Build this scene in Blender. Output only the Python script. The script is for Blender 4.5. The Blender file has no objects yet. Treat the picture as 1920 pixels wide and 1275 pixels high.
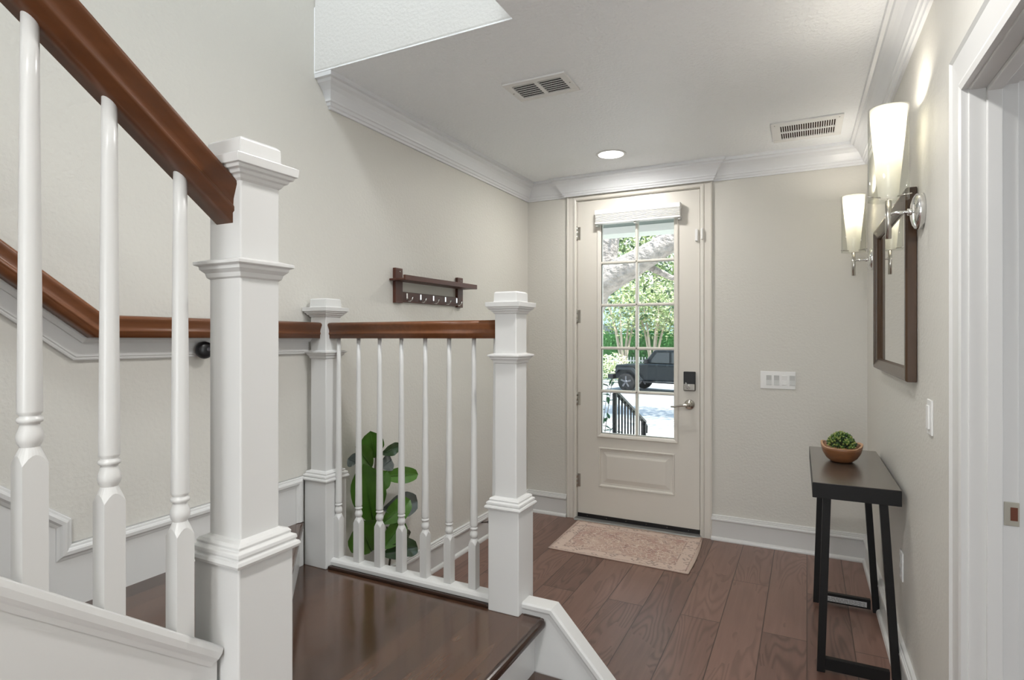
import bpy, bmesh, math, random
from mathutils import Vector, Matrix
random.seed(7)
PI = math.pi
sc = bpy.context.scene
col = sc.collection

# ---------------------------------------------------------------- camera
FPX, YAW, HEYE = 1088.0, 0.4703, 1.418
cam_d = bpy.data.cameras.new('camera')
cam = bpy.data.objects.new('camera', cam_d); col.objects.link(cam)
cam.location = (0, 0, HEYE); cam.rotation_euler = (PI/2, 0, YAW)
cam_d.sensor_width = 36.0; cam_d.lens = FPX/1920*36.0
cam_d.shift_y = -11.9/1920; cam_d.clip_start = 0.02; cam_d.clip_end = 400
sc.camera = cam
sc.view_settings.view_transform = 'Standard'; sc.view_settings.look = 'None'
sc.view_settings.exposure = 0.42; sc.view_settings.gamma = 1.0
sc.view_settings.use_curve_mapping = False

# ---------------------------------------------------------------- world, sun, large lights
W = bpy.data.worlds.new('world'); sc.world = W; W.use_nodes = True
nt = W.node_tree; bg = nt.nodes['Background']
tc = nt.nodes.new('ShaderNodeTexCoord'); sp = nt.nodes.new('ShaderNodeSeparateXYZ')
rp = nt.nodes.new('ShaderNodeValToRGB')
rp.color_ramp.elements[0].position = 0.0; rp.color_ramp.elements[0].color = (.95, .98, 1, 1)
rp.color_ramp.elements[1].position = 0.6; rp.color_ramp.elements[1].color = (.55, .76, 1, 1)
nt.links.new(tc.outputs['Generated'], sp.inputs[0]); nt.links.new(sp.outputs['Z'], rp.inputs[0])
nt.links.new(rp.outputs[0], bg.inputs['Color']); bg.inputs['Strength'].default_value = 2.0

def light(name, kind, loc, energy, color=(1, 1, 1), rot=(0, 0, 0), **kw):
    d = bpy.data.lights.new(name, kind); d.energy = energy; d.color = color
    for k, v in kw.items(): setattr(d, k, v)
    o = bpy.data.objects.new(name, d); col.objects.link(o); o.location = loc; o.rotation_euler = rot
    return o
def aim(o, target):
    o.rotation_euler = (Vector(target)-o.location).to_track_quat('-Z', 'Y').to_euler()
s = light('sun', 'SUN', (0, 0, 20), 10, (1, .96, .88), angle=math.radians(1.0))
s.rotation_euler = Vector((-.34, .22, -.90)).to_track_quat('-Z', 'Y').to_euler()
# added fill panel behind the camera, tilted up to lift the ceiling
a = light('unseen_rear_fill', 'AREA', (-.35, -3.35, 1.30), 56, (.93, .97, 1), shape='RECTANGLE', size=2.4, size_y=2.2)
aim(a, (-.6, 1, 4.6))
# daylight of the next room's windows, coming through the cased opening
a = light('next_room_daylight', 'AREA', (3.2, 1.2, 1.5), 28, (.95, .98, 1), shape='RECTANGLE', size=1.6, size_y=1.6)
aim(a, (-1, 1.5, 1.3))
# daylight from the tall window above the stairwell
a = light('stairwell_daylight', 'AREA', (-.75, -.25, 4.95), 52, (.93, .98, 1), shape='RECTANGLE', size=.7, size_y=.7)
aim(a, (-1.7, 1.6, 2.2))
# recessed foyer downlight, then three unseen ceiling lamps added as fill
dl = light('foyer_downlight_lamp', 'AREA', (-1.15, 3.70, 2.588), 8, (1, .97, .92), shape='DISK', size=.15)
for i, (x, y) in enumerate(((-.3, 1.5), (-.3, -.6), (-.3, -2.2))):
    light('unseen_ceiling_fill', 'AREA', (x, y, 2.585), 13, (1, .985, .96), shape='DISK', size=.15)

# ---------------------------------------------------------------- materials
MATS = {}
def mat(name, color=(.8, .8, .8), rough=.5, metal=0, spec=.5, bump=None, noise=None, **kw):
    if name in MATS: return MATS[name]
    m = bpy.data.materials.new(name); m.use_nodes = True; MATS[name] = m
    n = m.node_tree; b = n.nodes['Principled BSDF']
    b.inputs['Base Color'].default_value = (*color, 1); b.inputs['Roughness'].default_value = rough
    b.inputs['Metallic'].default_value = metal; b.inputs['Specular IOR Level'].default_value = spec
    for k, v in kw.items(): b.inputs[k].default_value = v
    t = n.nodes.new('ShaderNodeTexCoord')
    if noise:      # (scale xyz, amount)
        (sx, sy, sz), amt = noise
        mp = n.nodes.new('ShaderNodeMapping'); mp.inputs['Scale'].default_value = (sx, sy, sz)
        nz = n.nodes.new('ShaderNodeTexNoise'); nz.inputs['Scale'].default_value = 1; nz.inputs['Detail'].default_value = 5
        mx = n.nodes.new('ShaderNodeMix'); mx.data_type = 'RGBA'
        mx.inputs['A'].default_value = (*[c*(1-amt) for c in color], 1)
        mx.inputs['B'].default_value = (*[min(1, c*(1+amt)) for c in color], 1)
        n.links.new(t.outputs['Object'], mp.inputs[0]); n.links.new(mp.outputs[0], nz.inputs[0])
        n.links.new(nz.outputs[0], mx.inputs['Factor']); n.links.new(mx.outputs['Result'], b.inputs['Base Color'])
    if bump:       # (scale, strength, distance)
        nb = n.nodes.new('ShaderNodeTexNoise'); nb.inputs['Scale'].default_value = bump[0]; nb.inputs['Detail'].default_value = 3
        bp = n.nodes.new('ShaderNodeBump'); bp.inputs['Strength'].default_value = bump[1]; bp.inputs['Distance'].default_value = bump[2]
        n.links.new(t.outputs['Object'], nb.inputs[0]); n.links.new(nb.outputs[0], bp.inputs['Height'])
        n.links.new(bp.outputs[0], b.inputs['Normal'])
    return m
WALL = mat('wall_paint', (.655, .64, .595), .5, spec=.4, bump=(70, .38, .0045))
CEIL = mat('ceiling_paint', (.90, .925, .95), .42, spec=.45, bump=(60, .8, .008))
FASC = mat('upper_wall_paint', (.67, .67, .655), .5, spec=.4, bump=(75, .5, .005))
TRIM = mat('white_trim_paint', (.67, .67, .66), .28, spec=.5)
CROWN = mat('crown_paint', (.76, .775, .80), .3, spec=.5)
DOORW = mat('door_paint', (.70, .67, .615), .3, spec=.5)
PLASTIC = mat('white_plastic', (.79, .79, .78), .35)
PLGREY = mat('grey_plastic', (.55, .56, .55), .4)
NICKEL = mat('brushed_nickel', (.55, .53, .49), .22, 1)
CHROME = mat('polished_chrome', (.78, .78, .78), .12, 1)
DKMETAL = mat('dark_bronze', (.12, .10, .08), .35, .8)
BLACK = mat('black_plastic', (.008, .008, .010), .35)
BLKPAINT = mat('black_table_wood', (.0045, .0042, .0042), .45, spec=.3)
TABTOP = mat('dark_espresso_top', (.085, .066, .053), .26, spec=.8, noise=((60, 3, 60), .25), **{'Coat Weight': .6, 'Coat Roughness': .22})
RAILW = mat('red_brown_handrail_wood', (.165, .058, .020), .33, noise=((50, 4, 50), .30))
RACKW = mat('walnut_rack_wood', (.078, .023, .012), .4, noise=((60, 6, 60), .35))
FRAMEW = mat('mirror_frame_wood', (.060, .031, .015), .25, noise=((50, 50, 5), .3))
BOWLW = mat('carved_bowl_wood', (.21, .085, .032), .42, noise=((18, 18, 50), .5))
BOWLIN = mat('pale_bowl_rim_wood', (.55, .33, .19), .5, noise=((30, 30, 60), .2))
DARKSHADE = mat('vent_painted_shade', (.006, .006, .007), .8, spec=.1)
BRNSHADE = mat('vent_painted_brown_shade', (.035, .017, .011), .8, spec=.1)
STEEL = mat('threshold_steel', (.30, .30, .29), .4, .6)
MIRROR = mat('mirror_glass', (.88, .88, .86), .015, 1)

def woodfloor(name, c1, c2, plank, length, rough, axis='Y', seam=.0025, grain=1.0, bumpd=.0006, seamc=.25, ring=0.0):
    m = bpy.data.materials.new(name); m.use_nodes = True
    n = m.node_tree; b = n.nodes['Principled BSDF']; L = n.links.new
    t = n.nodes.new('ShaderNodeTexCoord'); mp = n.nodes.new('ShaderNodeMapping')
    if axis == 'Y': mp.inputs['Rotation'].default_value = (0, 0, PI/2)
    L(t.outputs['Object'], mp.inputs[0])
    br = n.nodes.new('ShaderNodeTexBrick'); br.offset = .37; br.offset_frequency = 2
    br.inputs['Scale'].default_value = 1; br.inputs['Brick Width'].default_value = length
    br.inputs['Row Height'].default_value = plank; br.inputs['Mortar Size'].default_value = seam
    br.inputs['Mortar Smooth'].default_value = .2; br.inputs['Bias'].default_value = 0
    br.inputs['Color1'].default_value = (0, 0, 0, 1); br.inputs['Color2'].default_value = (1, 1, 1, 1)
    br.inputs['Mortar'].default_value = (.5, .5, .5, 1)
    L(mp.outputs[0], br.inputs[0])
    # grain: noise stretched along the plank, shifted plank by plank
    off = n.nodes.new('ShaderNodeVectorMath'); off.operation = 'MULTIPLY_ADD'
    off.inputs[1].default_value = (9, 9, 9)
    L(br.outputs['Color'], off.inputs[0]); L(mp.outputs[0], off.inputs[2])
    m2 = n.nodes.new('ShaderNodeMapping'); m2.inputs['Scale'].default_value = (2.2, 38, 1); L(off.outputs[0], m2.inputs[0])
    g = n.nodes.new('ShaderNodeTexNoise'); g.inputs['Scale'].default_value = 1.0; g.inputs['Detail'].default_value = 7
    g.inputs['Roughness'].default_value = .6; g.inputs['Distortion'].default_value = .6; L(m2.outputs[0], g.inputs[0])
    m3 = n.nodes.new('ShaderNodeMapping'); m3.inputs['Scale'].default_value = (1.6, 5, 1); L(off.outputs[0], m3.inputs[0])
    bl = n.nodes.new('ShaderNodeTexNoise'); bl.inputs['Scale'].default_value = 1.2; bl.inputs['Detail'].default_value = 2; L(m3.outputs[0], bl.inputs[0])
    m4 = n.nodes.new('ShaderNodeMapping'); m4.inputs['Scale'].default_value = (.9, 6.5, 1); L(off.outputs[0], m4.inputs[0])
    wv = n.nodes.new('ShaderNodeTexNoise'); wv.inputs['Scale'].default_value = 1.0; wv.inputs['Detail'].default_value = 1.5
    wv.inputs['Distortion'].default_value = .5; L(m4.outputs[0], wv.inputs[0])
    def mth(op, x, y):
        k = n.nodes.new('ShaderNodeMath'); k.operation = op
        for i, v in enumerate((x, y)):
            if isinstance(v, (int, float)): k.inputs[i].default_value = v
            else: L(v, k.inputs[i])
        return k.outputs[0]
    f = mth('ADD', mth('MULTIPLY', br.outputs['Color'], .35), mth('MULTIPLY', g.outputs[0], .45*grain))
    f = mth('ADD', f, mth('MULTIPLY', bl.outputs[0], .55)); f = mth('SUBTRACT', f, .22)
    line = mth('POWER', mth('ABSOLUTE', mth('SINE', mth('MULTIPLY', wv.outputs[0], 55), 0), 0), 4)
    gate = mth('MULTIPLY', mth('GREATER_THAN', bl.outputs[0], .47), mth('MULTIPLY', g.outputs[0], 1.6))
    f = mth('SUBTRACT', f, mth('MULTIPLY', mth('MULTIPLY', line, gate), ring))
    mx = n.nodes.new('ShaderNodeMix'); mx.data_type = 'RGBA'; mx.clamp_factor = True
    mx.inputs['A'].default_value = (*c1, 1); mx.inputs['B'].default_value = (*c2, 1); L(f, mx.inputs['Factor'])
    ms = n.nodes.new('ShaderNodeMix'); ms.data_type = 'RGBA'
    L(mth('MULTIPLY', br.outputs['Fac'], 1-seamc), ms.inputs['Factor']); L(mx.outputs['Result'], ms.inputs['A'])
    ms.inputs['B'].default_value = (c1[0]*.35, c1[1]*.35, c1[2]*.35, 1)
    L(ms.outputs['Result'], b.inputs['Base Color'])
    b.inputs['Roughness'].default_value = rough
    bp = n.nodes.new('ShaderNodeBump'); bp.inputs['Distance'].default_value = bumpd; bp.inputs['Strength'].default_value = .6
    h = mth('SUBTRACT', mth('MULTIPLY', g.outputs[0], .5), mth('MULTIPLY', br.outputs['Fac'], 1.2)); L(h, bp.inputs['Height'])
    L(bp.outputs[0], b.inputs['Normal'])
    return m
FLOOR = woodfloor('brown_plank_floor', (.085, .044, .032), (.32, .185, .145), .19, 1.5, .33, 'Y', ring=.30)
STAIRW = woodfloor('dark_espresso_stair_wood', (.014, .008, .006), (.125, .060, .034), .083, .9, .17, 'Y', .0008, 1.3, .0004, .7)
sb_ = STAIRW.node_tree.nodes['Principled BSDF']; sb_.inputs['Specular IOR Level'].default_value = .75; sb_.inputs['Coat Weight'].default_value = .25; sb_.inputs['Coat Roughness'].default_value = .10
NOSE = mat('dark_nosing_wood', (.030, .014, .009), .2, noise=((4, 40, 40), .35))

def glass_mat(name, tint=(1, 1, 1), ior=1.45, rough=0.0, refl=1.0):
    m = bpy.data.materials.new(name); m.use_nodes = True; n = m.node_tree
    for x in list(n.nodes): n.nodes.remove(x)
    o = n.nodes.new('ShaderNodeOutputMaterial'); mix = n.nodes.new('ShaderNodeMixShader')
    tr = n.nodes.new('ShaderNodeBsdfTransparent'); tr.inputs[0].default_value = (*tint, 1)
    gl = n.nodes.new('ShaderNodeBsdfGlossy'); gl.inputs['Roughness'].default_value = rough
    lw = n.nodes.new('ShaderNodeLayerWeight'); lw.inputs[0].default_value = .5
    p1 = n.nodes.new('ShaderNodeMath'); p1.operation = 'POWER'; p1.inputs[1].default_value = 5; n.links.new(lw.outputs['Facing'], p1.inputs[0])
    fr = n.nodes.new('ShaderNodeMath'); fr.operation = 'MULTIPLY_ADD'; fr.inputs[1].default_value = .7; fr.inputs[2].default_value = .035; n.links.new(p1.outputs[0], fr.inputs[0])
    n.links.new(fr.outputs[0], mix.inputs[0]); n.links.new(tr.outputs[0], mix.inputs[1]); n.links.new(gl.outputs[0], mix.inputs[2])
    n.links.new(mix.outputs[0], o.inputs[0]); return m
GLASS = glass_mat('window_glass', (.97, .98, .98))
CLEARG = glass_mat('clear_shade_glass', (.96, .965, .95), 1.5)
def emit(name, color, strength):
    m = bpy.data.materials.new(name); m.use_nodes = True; b = m.node_tree.nodes['Principled BSDF']
    b.inputs['Base Color'].default_value = (*color, 1); b.inputs['Emission Color'].default_value = (*color, 1)
    b.inputs['Emission Strength'].default_value = strength; return m
LED = emit('lit_downlight_lens', (1, .98, .94), 6.0)
BULB = emit('lit_bulb', (1, .93, .8), 40.0)
def frosted():
    m = bpy.data.materials.new('frosted_shade_glass'); m.use_nodes = True; n = m.node_tree
    b = n.nodes['Principled BSDF']; out = n.nodes['Material Output']
    b.inputs['Base Color'].default_value = (.9, .9, .87, 1); b.inputs['Roughness'].default_value = .35
    t = n.nodes.new('ShaderNodeBsdfTranslucent'); t.inputs[0].default_value = (.95, .94, .90, 1)
    x = n.nodes.new('ShaderNodeMixShader'); x.inputs[0].default_value = .6
    n.links.new(b.outputs[0], x.inputs[1]); n.links.new(t.outputs[0], x.inputs[2]); n.links.new(x.outputs[0], out.inputs[0])
    return m
FROST = frosted()
SLAT = bpy.data.materials.new('translucent_white_slat'); SLAT.use_nodes = True; _n = SLAT.node_tree; _t = _n.nodes.new('ShaderNodeBsdfTranslucent'); _x = _n.nodes.new('ShaderNodeMixShader'); _t.inputs[0].default_value = (.95, .95, .95, 1)
_n.nodes['Principled BSDF'].inputs['Base Color'].default_value = (.9, .9, .9, 1); _n.links.new(_n.nodes['Principled BSDF'].outputs[0], _x.inputs[1]); _n.links.new(_t.outputs[0], _x.inputs[2]); _n.links.new(_x.outputs[0], _n.nodes['Material Output'].inputs[0])

# ---------------------------------------------------------------- mesh helpers
class MB:
    """collects shapes; build() links them as ONE mesh object"""
    def __init__(self, xf=None): self.v = []; self.f = []; self.fm = []; self.xf = xf; self.m = 0; self.sm = []
    def add(self, vs, fs, smooth=False):
        o = len(self.v); self.v += [tuple(p) for p in vs]
        for f in fs: self.f.append(tuple(i+o for i in f)); self.fm.append(self.m); self.sm.append(smooth)
        return self
    def box(self, x0, x1, y0, y1, z0, z1):
        vs = [(x, y, z) for z in (z0, z1) for y in (y0, y1) for x in (x0, x1)]
        return self.add(vs, [(0, 2, 3, 1), (4, 5, 7, 6), (0, 1, 5, 4), (2, 6, 7, 3), (0, 4, 6, 2), (1, 3, 7, 5)])
    def bar(self, p, q, w, h, up=(0, 0, 1)):
        p = Vector(p); q = Vector(q); t = (q-p).normalized(); up = Vector(up)
        if abs(t.dot(up)) > .99: up = Vector((0, 1, 0))
        sd = t.cross(up).normalized(); u = sd.cross(t)
        vs = [c+sd*a*w/2+u*b*h/2 for c in (p, q) for a, b in ((-1, -1), (1, -1), (1, 1), (-1, 1))]
        return self.add(vs, [(3, 2, 1, 0), (4, 5, 6, 7), (0, 1, 5, 4), (1, 2, 6, 5), (2, 3, 7, 6), (3, 0, 4, 7)])
    def loft(self, rings, smooth=False, cap=True, closed=False):
        n = len(rings[0]); vs = [p for r in rings for p in r]; fs = []
        m = len(rings)
        for i in range(m-1 if not closed else m):
            for j in range(n):
                a = i*n+j; b = i*n+(j+1) % n; i2 = (i+1) % m
                fs.append((a, b, i2*n+(j+1) % n, i2*n+j))
        if cap and not closed: fs.append(tuple(range(n-1, -1, -1))); fs.append(tuple((m-1)*n+k for k in range(n)))
        return self.add(vs, fs, smooth)
    def sq(self, cx, cy, prof):          # square "lathe": (half width, z)
        return self.loft([[(cx-h, cy-h, z), (cx+h, cy-h, z), (cx+h, cy+h, z), (cx-h, cy+h, z)] for h, z in prof])
    def lathe(self, c, prof, seg=24, axis='z', cap=True, smooth=True):
        rings = []
        for r, z in prof:
            ring = []
            for k in range(seg):
                a = 2*PI*k/seg; u, v = r*math.cos(a), r*math.sin(a)
                ring.append({'z': (c[0]+u, c[1]+v, c[2]+z), 'y': (c[0]+u, c[1]+z, c[2]-v), 'x': (c[0]+z, c[1]+u, c[2]+v)}[axis])
            rings.append(ring)
        return self.loft(rings, smooth, cap)
    def tube(self, pts, r, seg=10, cap=True):
        pts = [Vector(p) for p in pts]; rs = r if isinstance(r, (list, tuple)) else [r]*len(pts)
        rings = []; pu = None
        for i, p in enumerate(pts):
            t = ((pts[min(i+1, len(pts)-1)]-pts[max(i-1, 0)])).normalized()
            if pu is None: pu = t.orthogonal().normalized()
            pu = (pu - t*pu.dot(t)).normalized(); s2 = t.cross(pu)
            rings.append([p+pu*rs[i]*math.cos(2*PI*k/seg)+s2*rs[i]*math.sin(2*PI*k/seg) for k in range(seg)])
        return self.loft(rings, True, cap)
    def sweep(self, path, prof, frame, smooth=False):
        """prof (a,b) extruded along path, mitred; frame(t) gives the two unit vectors for a and b"""
        P = [Vector(p) for p in path]; n = len(P); T = [(P[i+1]-P[i]).normalized() for i in range(n-1)]
        rings = []
        for i in range(n):
            t0 = T[max(i-1, 0)]; t1 = T[min(i, n-2)]; nn = (t0+t1).normalized()
            A, B = frame(t0); ring = []
            for a, b in prof:
                o = A*a+B*b; ring.append(P[i]+o+t0*(-(o.dot(nn))/(t0.dot(nn))))
            rings.append(ring)
        return self.loft(rings, smooth)
    def prism(self, pts, axis, a0, a1):  # polygon in the plane across axis
        def mk(p, a): return {'x': (a, p[0], p[1]), 'y': (p[0], a, p[1]), 'z': (p[0], p[1], a)}[axis]
        n = len(pts); vs = [mk(p, a0) for p in pts]+[mk(p, a1) for p in pts]
        fs = [tuple(range(n)), tuple(range(2*n-1, n-1, -1))]+[(i, i+n, (i+1) % n+n, (i+1) % n) for i in range(n)]
        return self.add(vs, fs)
    def build(self, name, mt, parent=None, bevel=0, bseg=2, shade=None, origin=None):
        V = [Vector(p) for p in self.v]
        if self.xf: V = [self.xf(p) for p in V]
        if parent is not None: off = PO.get(parent.name, Vector((0, 0, 0)))
        elif origin is not None: off = Vector(origin)
        elif name in RAWORIGIN: off = Vector((0, 0, 0))
        else:
            lo = [min(p[i] for p in V) for i in range(3)]; hi = [max(p[i] for p in V) for i in range(3)]
            off = Vector(((lo[0]+hi[0])/2, (lo[1]+hi[1])/2, lo[2]))
        me = bpy.data.meshes.new(name); me.from_pydata([tuple(p-off) for p in V], [], self.f)
        mts = mt if isinstance(mt, (list, tuple)) else [mt]
        for x in mts: me.materials.append(x)
        for i, p in enumerate(me.polygons): p.material_index = self.fm[i]; p.use_smooth = self.sm[i]
        bm = bmesh.new(); bm.from_mesh(me); bmesh.ops.recalc_face_normals(bm, faces=bm.faces); bm.to_mesh(me); bm.free()
        o = bpy.data.objects.new(name, me); col.objects.link(o)
        if parent is None: o.location = off
        else: o.parent = parent
        PO[o.name] = off
        if bevel:
            md = o.modifiers.new('bevel', 'BEVEL'); md.width = bevel; md.segments = bseg; md.limit_method = 'ANGLE'; md.angle_limit = math.radians(40)
            md.harden_normals = False
        return o
PO = {}
RAWORIGIN = {'floor', 'ceiling'}
def thing(name, label, cat, loc, group=None):
    o = bpy.data.objects.new(name, None); col.objects.link(o); o.location = loc; o.empty_display_size = .1
    PO[o.name] = Vector(loc); return tag(o, label, cat, group)
def tag(o, label, cat, group=None, kind=None):
    o['label'] = label; o['category'] = cat
    if group: o['group'] = group
    if kind: o['kind'] = kind
    return o
def struct(o, label=None):
    o['kind'] = 'structure'
    if label: o['label'] = label
    return o
def lab(o, label): o['label'] = label; return o
def semp(name, loc, label=None):
    o = bpy.data.objects.new(name, None); col.objects.link(o); o.location = loc; o.empty_display_size = .1
    PO[o.name] = Vector(loc); return struct(o, label)

# ---------------------------------------------------------------- key measures
XL, D, ZC = -1.997, 4.208, 2.600
ZLAND, RISE = .395, .1975
CX, CY, RA = .334, 4.208, .011
def RT(p):      # right wall frame: x = distance out of the wall, y = distance from the corner towards the camera
    n, s_, z = p
    return Vector((CX+s_*math.sin(RA)-n*math.cos(RA), CY-s_*math.cos(RA)-n*math.sin(RA), z))

# ================================================================= SHELL
b = MB(); b.box(-6, 5, -6, 4.25, -.05, 0); fl = struct(b.build('floor', FLOOR))
# left wall, two storeys
struct(MB().box(XL-.12, XL, -3.6, D+.12, 0, 5.4).build('wall_left', WALL))
# front wall with the door opening
b = MB()
ox0, ox1, oz = -1.585, -.656, 2.445
b.box(XL, ox0, D, D+.14, 0, ZC+.3); b.box(ox1, .60, D, D+.14, 0, ZC+.3); b.box(ox0, ox1, D, D+.14, oz, ZC+.3)
struct(b.build('wall_front', WALL))
# right wall with the cased opening into the next room
JS, JE, JZ = 2.411, 3.33, 2.026
b = MB(RT)
b.box(-.092, 0, -.10, JS, 0, ZC+.1); b.box(-.092, 0, JS, JE, JZ, ZC+.1); b.box(-.092, 0, JE, 7.8, 0, ZC+.1)
struct(b.build('wall_right', WALL))
# back wall with a wide window
b = MB(); b.box(-2.2, -1.7, -3.65, -3.5, 0, ZC+.1); b.box(1.0, 5, -3.65, -3.5, 0, ZC+.1); b.box(-1.7, 1.0, -3.65, -3.5, 0, .5)
b.box(-1.7, 1.0, -3.65, -3.5, 2.35, 5.4); b.box(-2.2, -1.7, -3.65, -3.5, 2.6, 5.4)
struct(b.build('wall_back', WALL))
b = MB(); b.box(-1.7, 1.0, -3.58, -3.57, .5, 2.35); w = struct(b.build('window_1', GLASS))
b = MB()
for x in (-1.7, -.83, .04, .94): b.box(x, x+.06, -3.6, -3.54, .5, 2.35)
b.box(-1.7, 1, -3.6, -3.54, .5, .56); b.box(-1.7, 1, -3.6, -3.54, 2.29, 2.35); b.build('window_frame', TRIM, w)
# ceiling with the stairwell opening  (X<-.985, Y<1.945)
OX, OY = -.985, 1.943
b = MB(); b.box(XL, OX, OY, D+.1, ZC, ZC+.3); b.box(OX, 5, -3.6, D+.1, ZC, ZC+.3)
b.m = 0; struct(b.build('ceiling', CEIL))
# wall above the ceiling edge at the stairwell, seen from below
b = MB(); b.box(XL, 2.6, OY-.002, OY+.13, ZC+.0006, 5.4); o = struct(b.build('wall_stairwell_front', FASC, bevel=.012, bseg=3))
struct(MB().box(2.6, 2.7, -3.6, OY+.13, 2.9, 5.4).build('wall_upper_right', WALL))
struct(MB().box(XL, 2.7, -3.6, OY+.13, 5.4, 5.5).build('ceiling_upper', FASC))
# ---- crown moulding
crown_prof = [(0, -.132), (.012, -.132), (.015, -.122), (.022, -.118), (.026, -.106), (.032, -.102), (.034, -.094), (.042, -.078), (.052, -.060),
              (.066, -.044), (.080, -.034), (.084, -.022), (.098, -.019), (.100, 0), (0, 0)]
def frame_xy(side):
    def fr(t): return Vector((0, 0, 1)).cross(t)*side, Vector((0, 0, 1))
    return fr
b = MB(); y0c = 2.045
path = [(XL-.0, y0c, ZC), (XL, D, ZC)]
# starts with a mitred return on the wall face towards the stairs
path = [(XL-.02, y0c, ZC), (XL, y0c, ZC), (XL, D, ZC), (-1.655, D, ZC), (-1.655, D-.03, ZC), (-.585, D-.03, ZC), (-.585, D, ZC), (CX, CY, ZC), tuple(RT((0, 7.6, ZC)))]
b.sweep(path, crown_prof, frame_xy(-1)); struct(b.build('trim_1', CROWN), 'white crown moulding around the foyer ceiling')
# ---- baseboards
def base_prof(h):
    return [(0, 0), (.030, 0), (.030, .008), (.026, .018), (.018, .024), (.015, .024), (.015, h-.042), (.022, h-.038), (.024, h-.030), (.022, h-.022),
            (.018, h-.020), (.018, h-.014), (.014, h-.012), (.013, h-.003), (.010, h), (0, h)]
H = .172
def baseb(name, path, h=H, label=None, xf=None, side=-1):
    b = MB(xf); b.sweep(path, base_prof(h), frame_xy(side)); return struct(b.build(name, TRIM), label)
baseb('baseboard_left', [(XL, 1.97, 0), (XL, D, 0)])
baseb('baseboard_front_left', [(XL+.012, D, 0), (-1.660, D, 0)])
baseb('baseboard_front', [(-.588, D, 0), (CX+.002, D, 0)])
baseb('baseboard_right', [tuple(RT((0, 0.002, 0))), tuple(RT((0, 2.285, 0)))])
# stepped skirting along the stairs (left wall)
sy = .806
def sk(y): return .860+sy*(.962-y)
cap_path = [(1.868, .592), (1.868, .789), (.962, .782), (.962, .860), (-1.2, sk(-1.2))]
b = MB(); b.prism([(1.868, .38), (1.868, .789), (.962, .782), (.962, .860), (-1.2, sk(-1.2)), (-1.2, 1.0), (.70, .38)], 'x', XL, XL+.013)
cp = [(0, 0), (0, .010), (.004, .016), (.010, .017), (.012, .021), (.018, .024), (.028, .023), (.034, .018), (.042, .015), (.042, 0)]
def frame_wall(t): return Vector((0, -t.z, t.y)), Vector((1, 0, 0))
b.sweep([(XL, y, z) for y, z in cap_path], cp, frame_wall)
struct(b.build('baseboard_stairs', TRIM), 'white stepped skirting board along the stair wall')

# ================================================================= FRONT DOOR
door = semp('door_1', (-1.12, D, 0), 'cream front door with ten glass panes')
DX0, DX1 = -1.573, -.668
gx0, gx1, gz0, gz1 = -1.384, -.846, .668, 2.262
px0, px1, pz0, pz1 = -1.406, -.840, .262, .561
F, Bk = D+.004, D+.048
b = MB()
for (x0, x1, z0, z1) in [(DX0, px0, .045, 2.43), (px1, DX1, .045, 2.43), (px0, px1, gz1, 2.43), (px0, px1, pz1, gz0), (px0, px1, .045, pz0),
                         (px0, gx0, gz0, gz1), (gx1, px1, gz0, gz1)]:
    b.box(x0, x1, F, Bk, z0, z1)
b.build('door_slab', DOORW, door)
# raised panel
def rect(x0, x1, z0, z1, i, y): return [(x0+i, y, z0+i), (x1-i, y, z0+i), (x1-i, y, z1-i), (x0+i, y, z1-i)]
b = MB(); b.loft([rect(px0, px1, pz0, pz1, i, y) for i, y in ((0, F+.012), (0, F), (.004, F-.006), (.012, F-.005), (.018, F+.007), (.034, F+.008), (.050, F+.004), (.066, F-.001), (.072, F-.001))], cap=True)
b.build('door_panel', DOORW, door)
# glazing frame + muntins
def ring(b, x0, x1, z0, z1, prof):       # picture frame swept round a rectangle, prof (inward, y)
    b.loft([[(x0+i, y, z0+i), (x1-i, y, z0+i), (x1-i, y, z1-i), (x0+i, y, z1-i)] for i, y in prof], cap=False, closed=True)
b = MB(); ring(b, gx0-.032, gx1+.032, gz0-.032, gz1+.030, [(0, F+.001), (0, F-.008), (.006, F-.012), (.014, F-.010), (.022, F-.006), (.032, F+.002), (.032, F+.02), (0, F+.02)])
b.build('glazing_bead', DOORW, door)
b = MB(); mw = .011
mc = (gx0+gx1)/2
def bead(p, q, hor):
    pr = [(-mw, .030), (-mw, .006), (-mw*.45, -.004), (mw*.45, -.004), (mw, .006), (mw, .030)]
    if hor: b.prism([(F+y, p[1]+a) for a, y in pr], 'x', p[0], q[0])
    else: b.prism([(p[0]+a, F+y) for a, y in pr], 'z', p[1], q[1])
bead((mc, gz0), (mc, gz1), False)
for z in (.985, 1.309, 1.631, 1.950): bead((gx0, z), (gx1, z), True)
b.build('muntin_grid', DOORW, door)
MB().box(gx0-.005, gx1+.005, F+.018, F+.023, gz0-.005, gz1+.005).build('glass_panes', GLASS, door)
# sweep, threshold
b = MB(); b.box(DX0+.002, DX1-.002, F-.006, Bk, .014, .045); sw = lab(b.build('bottom_sweep', BLACK, door), 'black bottom sweep')
for k in range(6):
    MB().lathe((DX0+.08+k*.15, F-.006, .03), [(.003, 0), (.003, -.002)], 8, 'y').build('screw', NICKEL, sw)
MB().prism([(D-.055, 0), (D-.048, .012), (D-.01, .016), (D+.12, .016), (D+.12, 0)], 'x', ox0, ox1).build('threshold', STEEL, door, bevel=.002)
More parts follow.
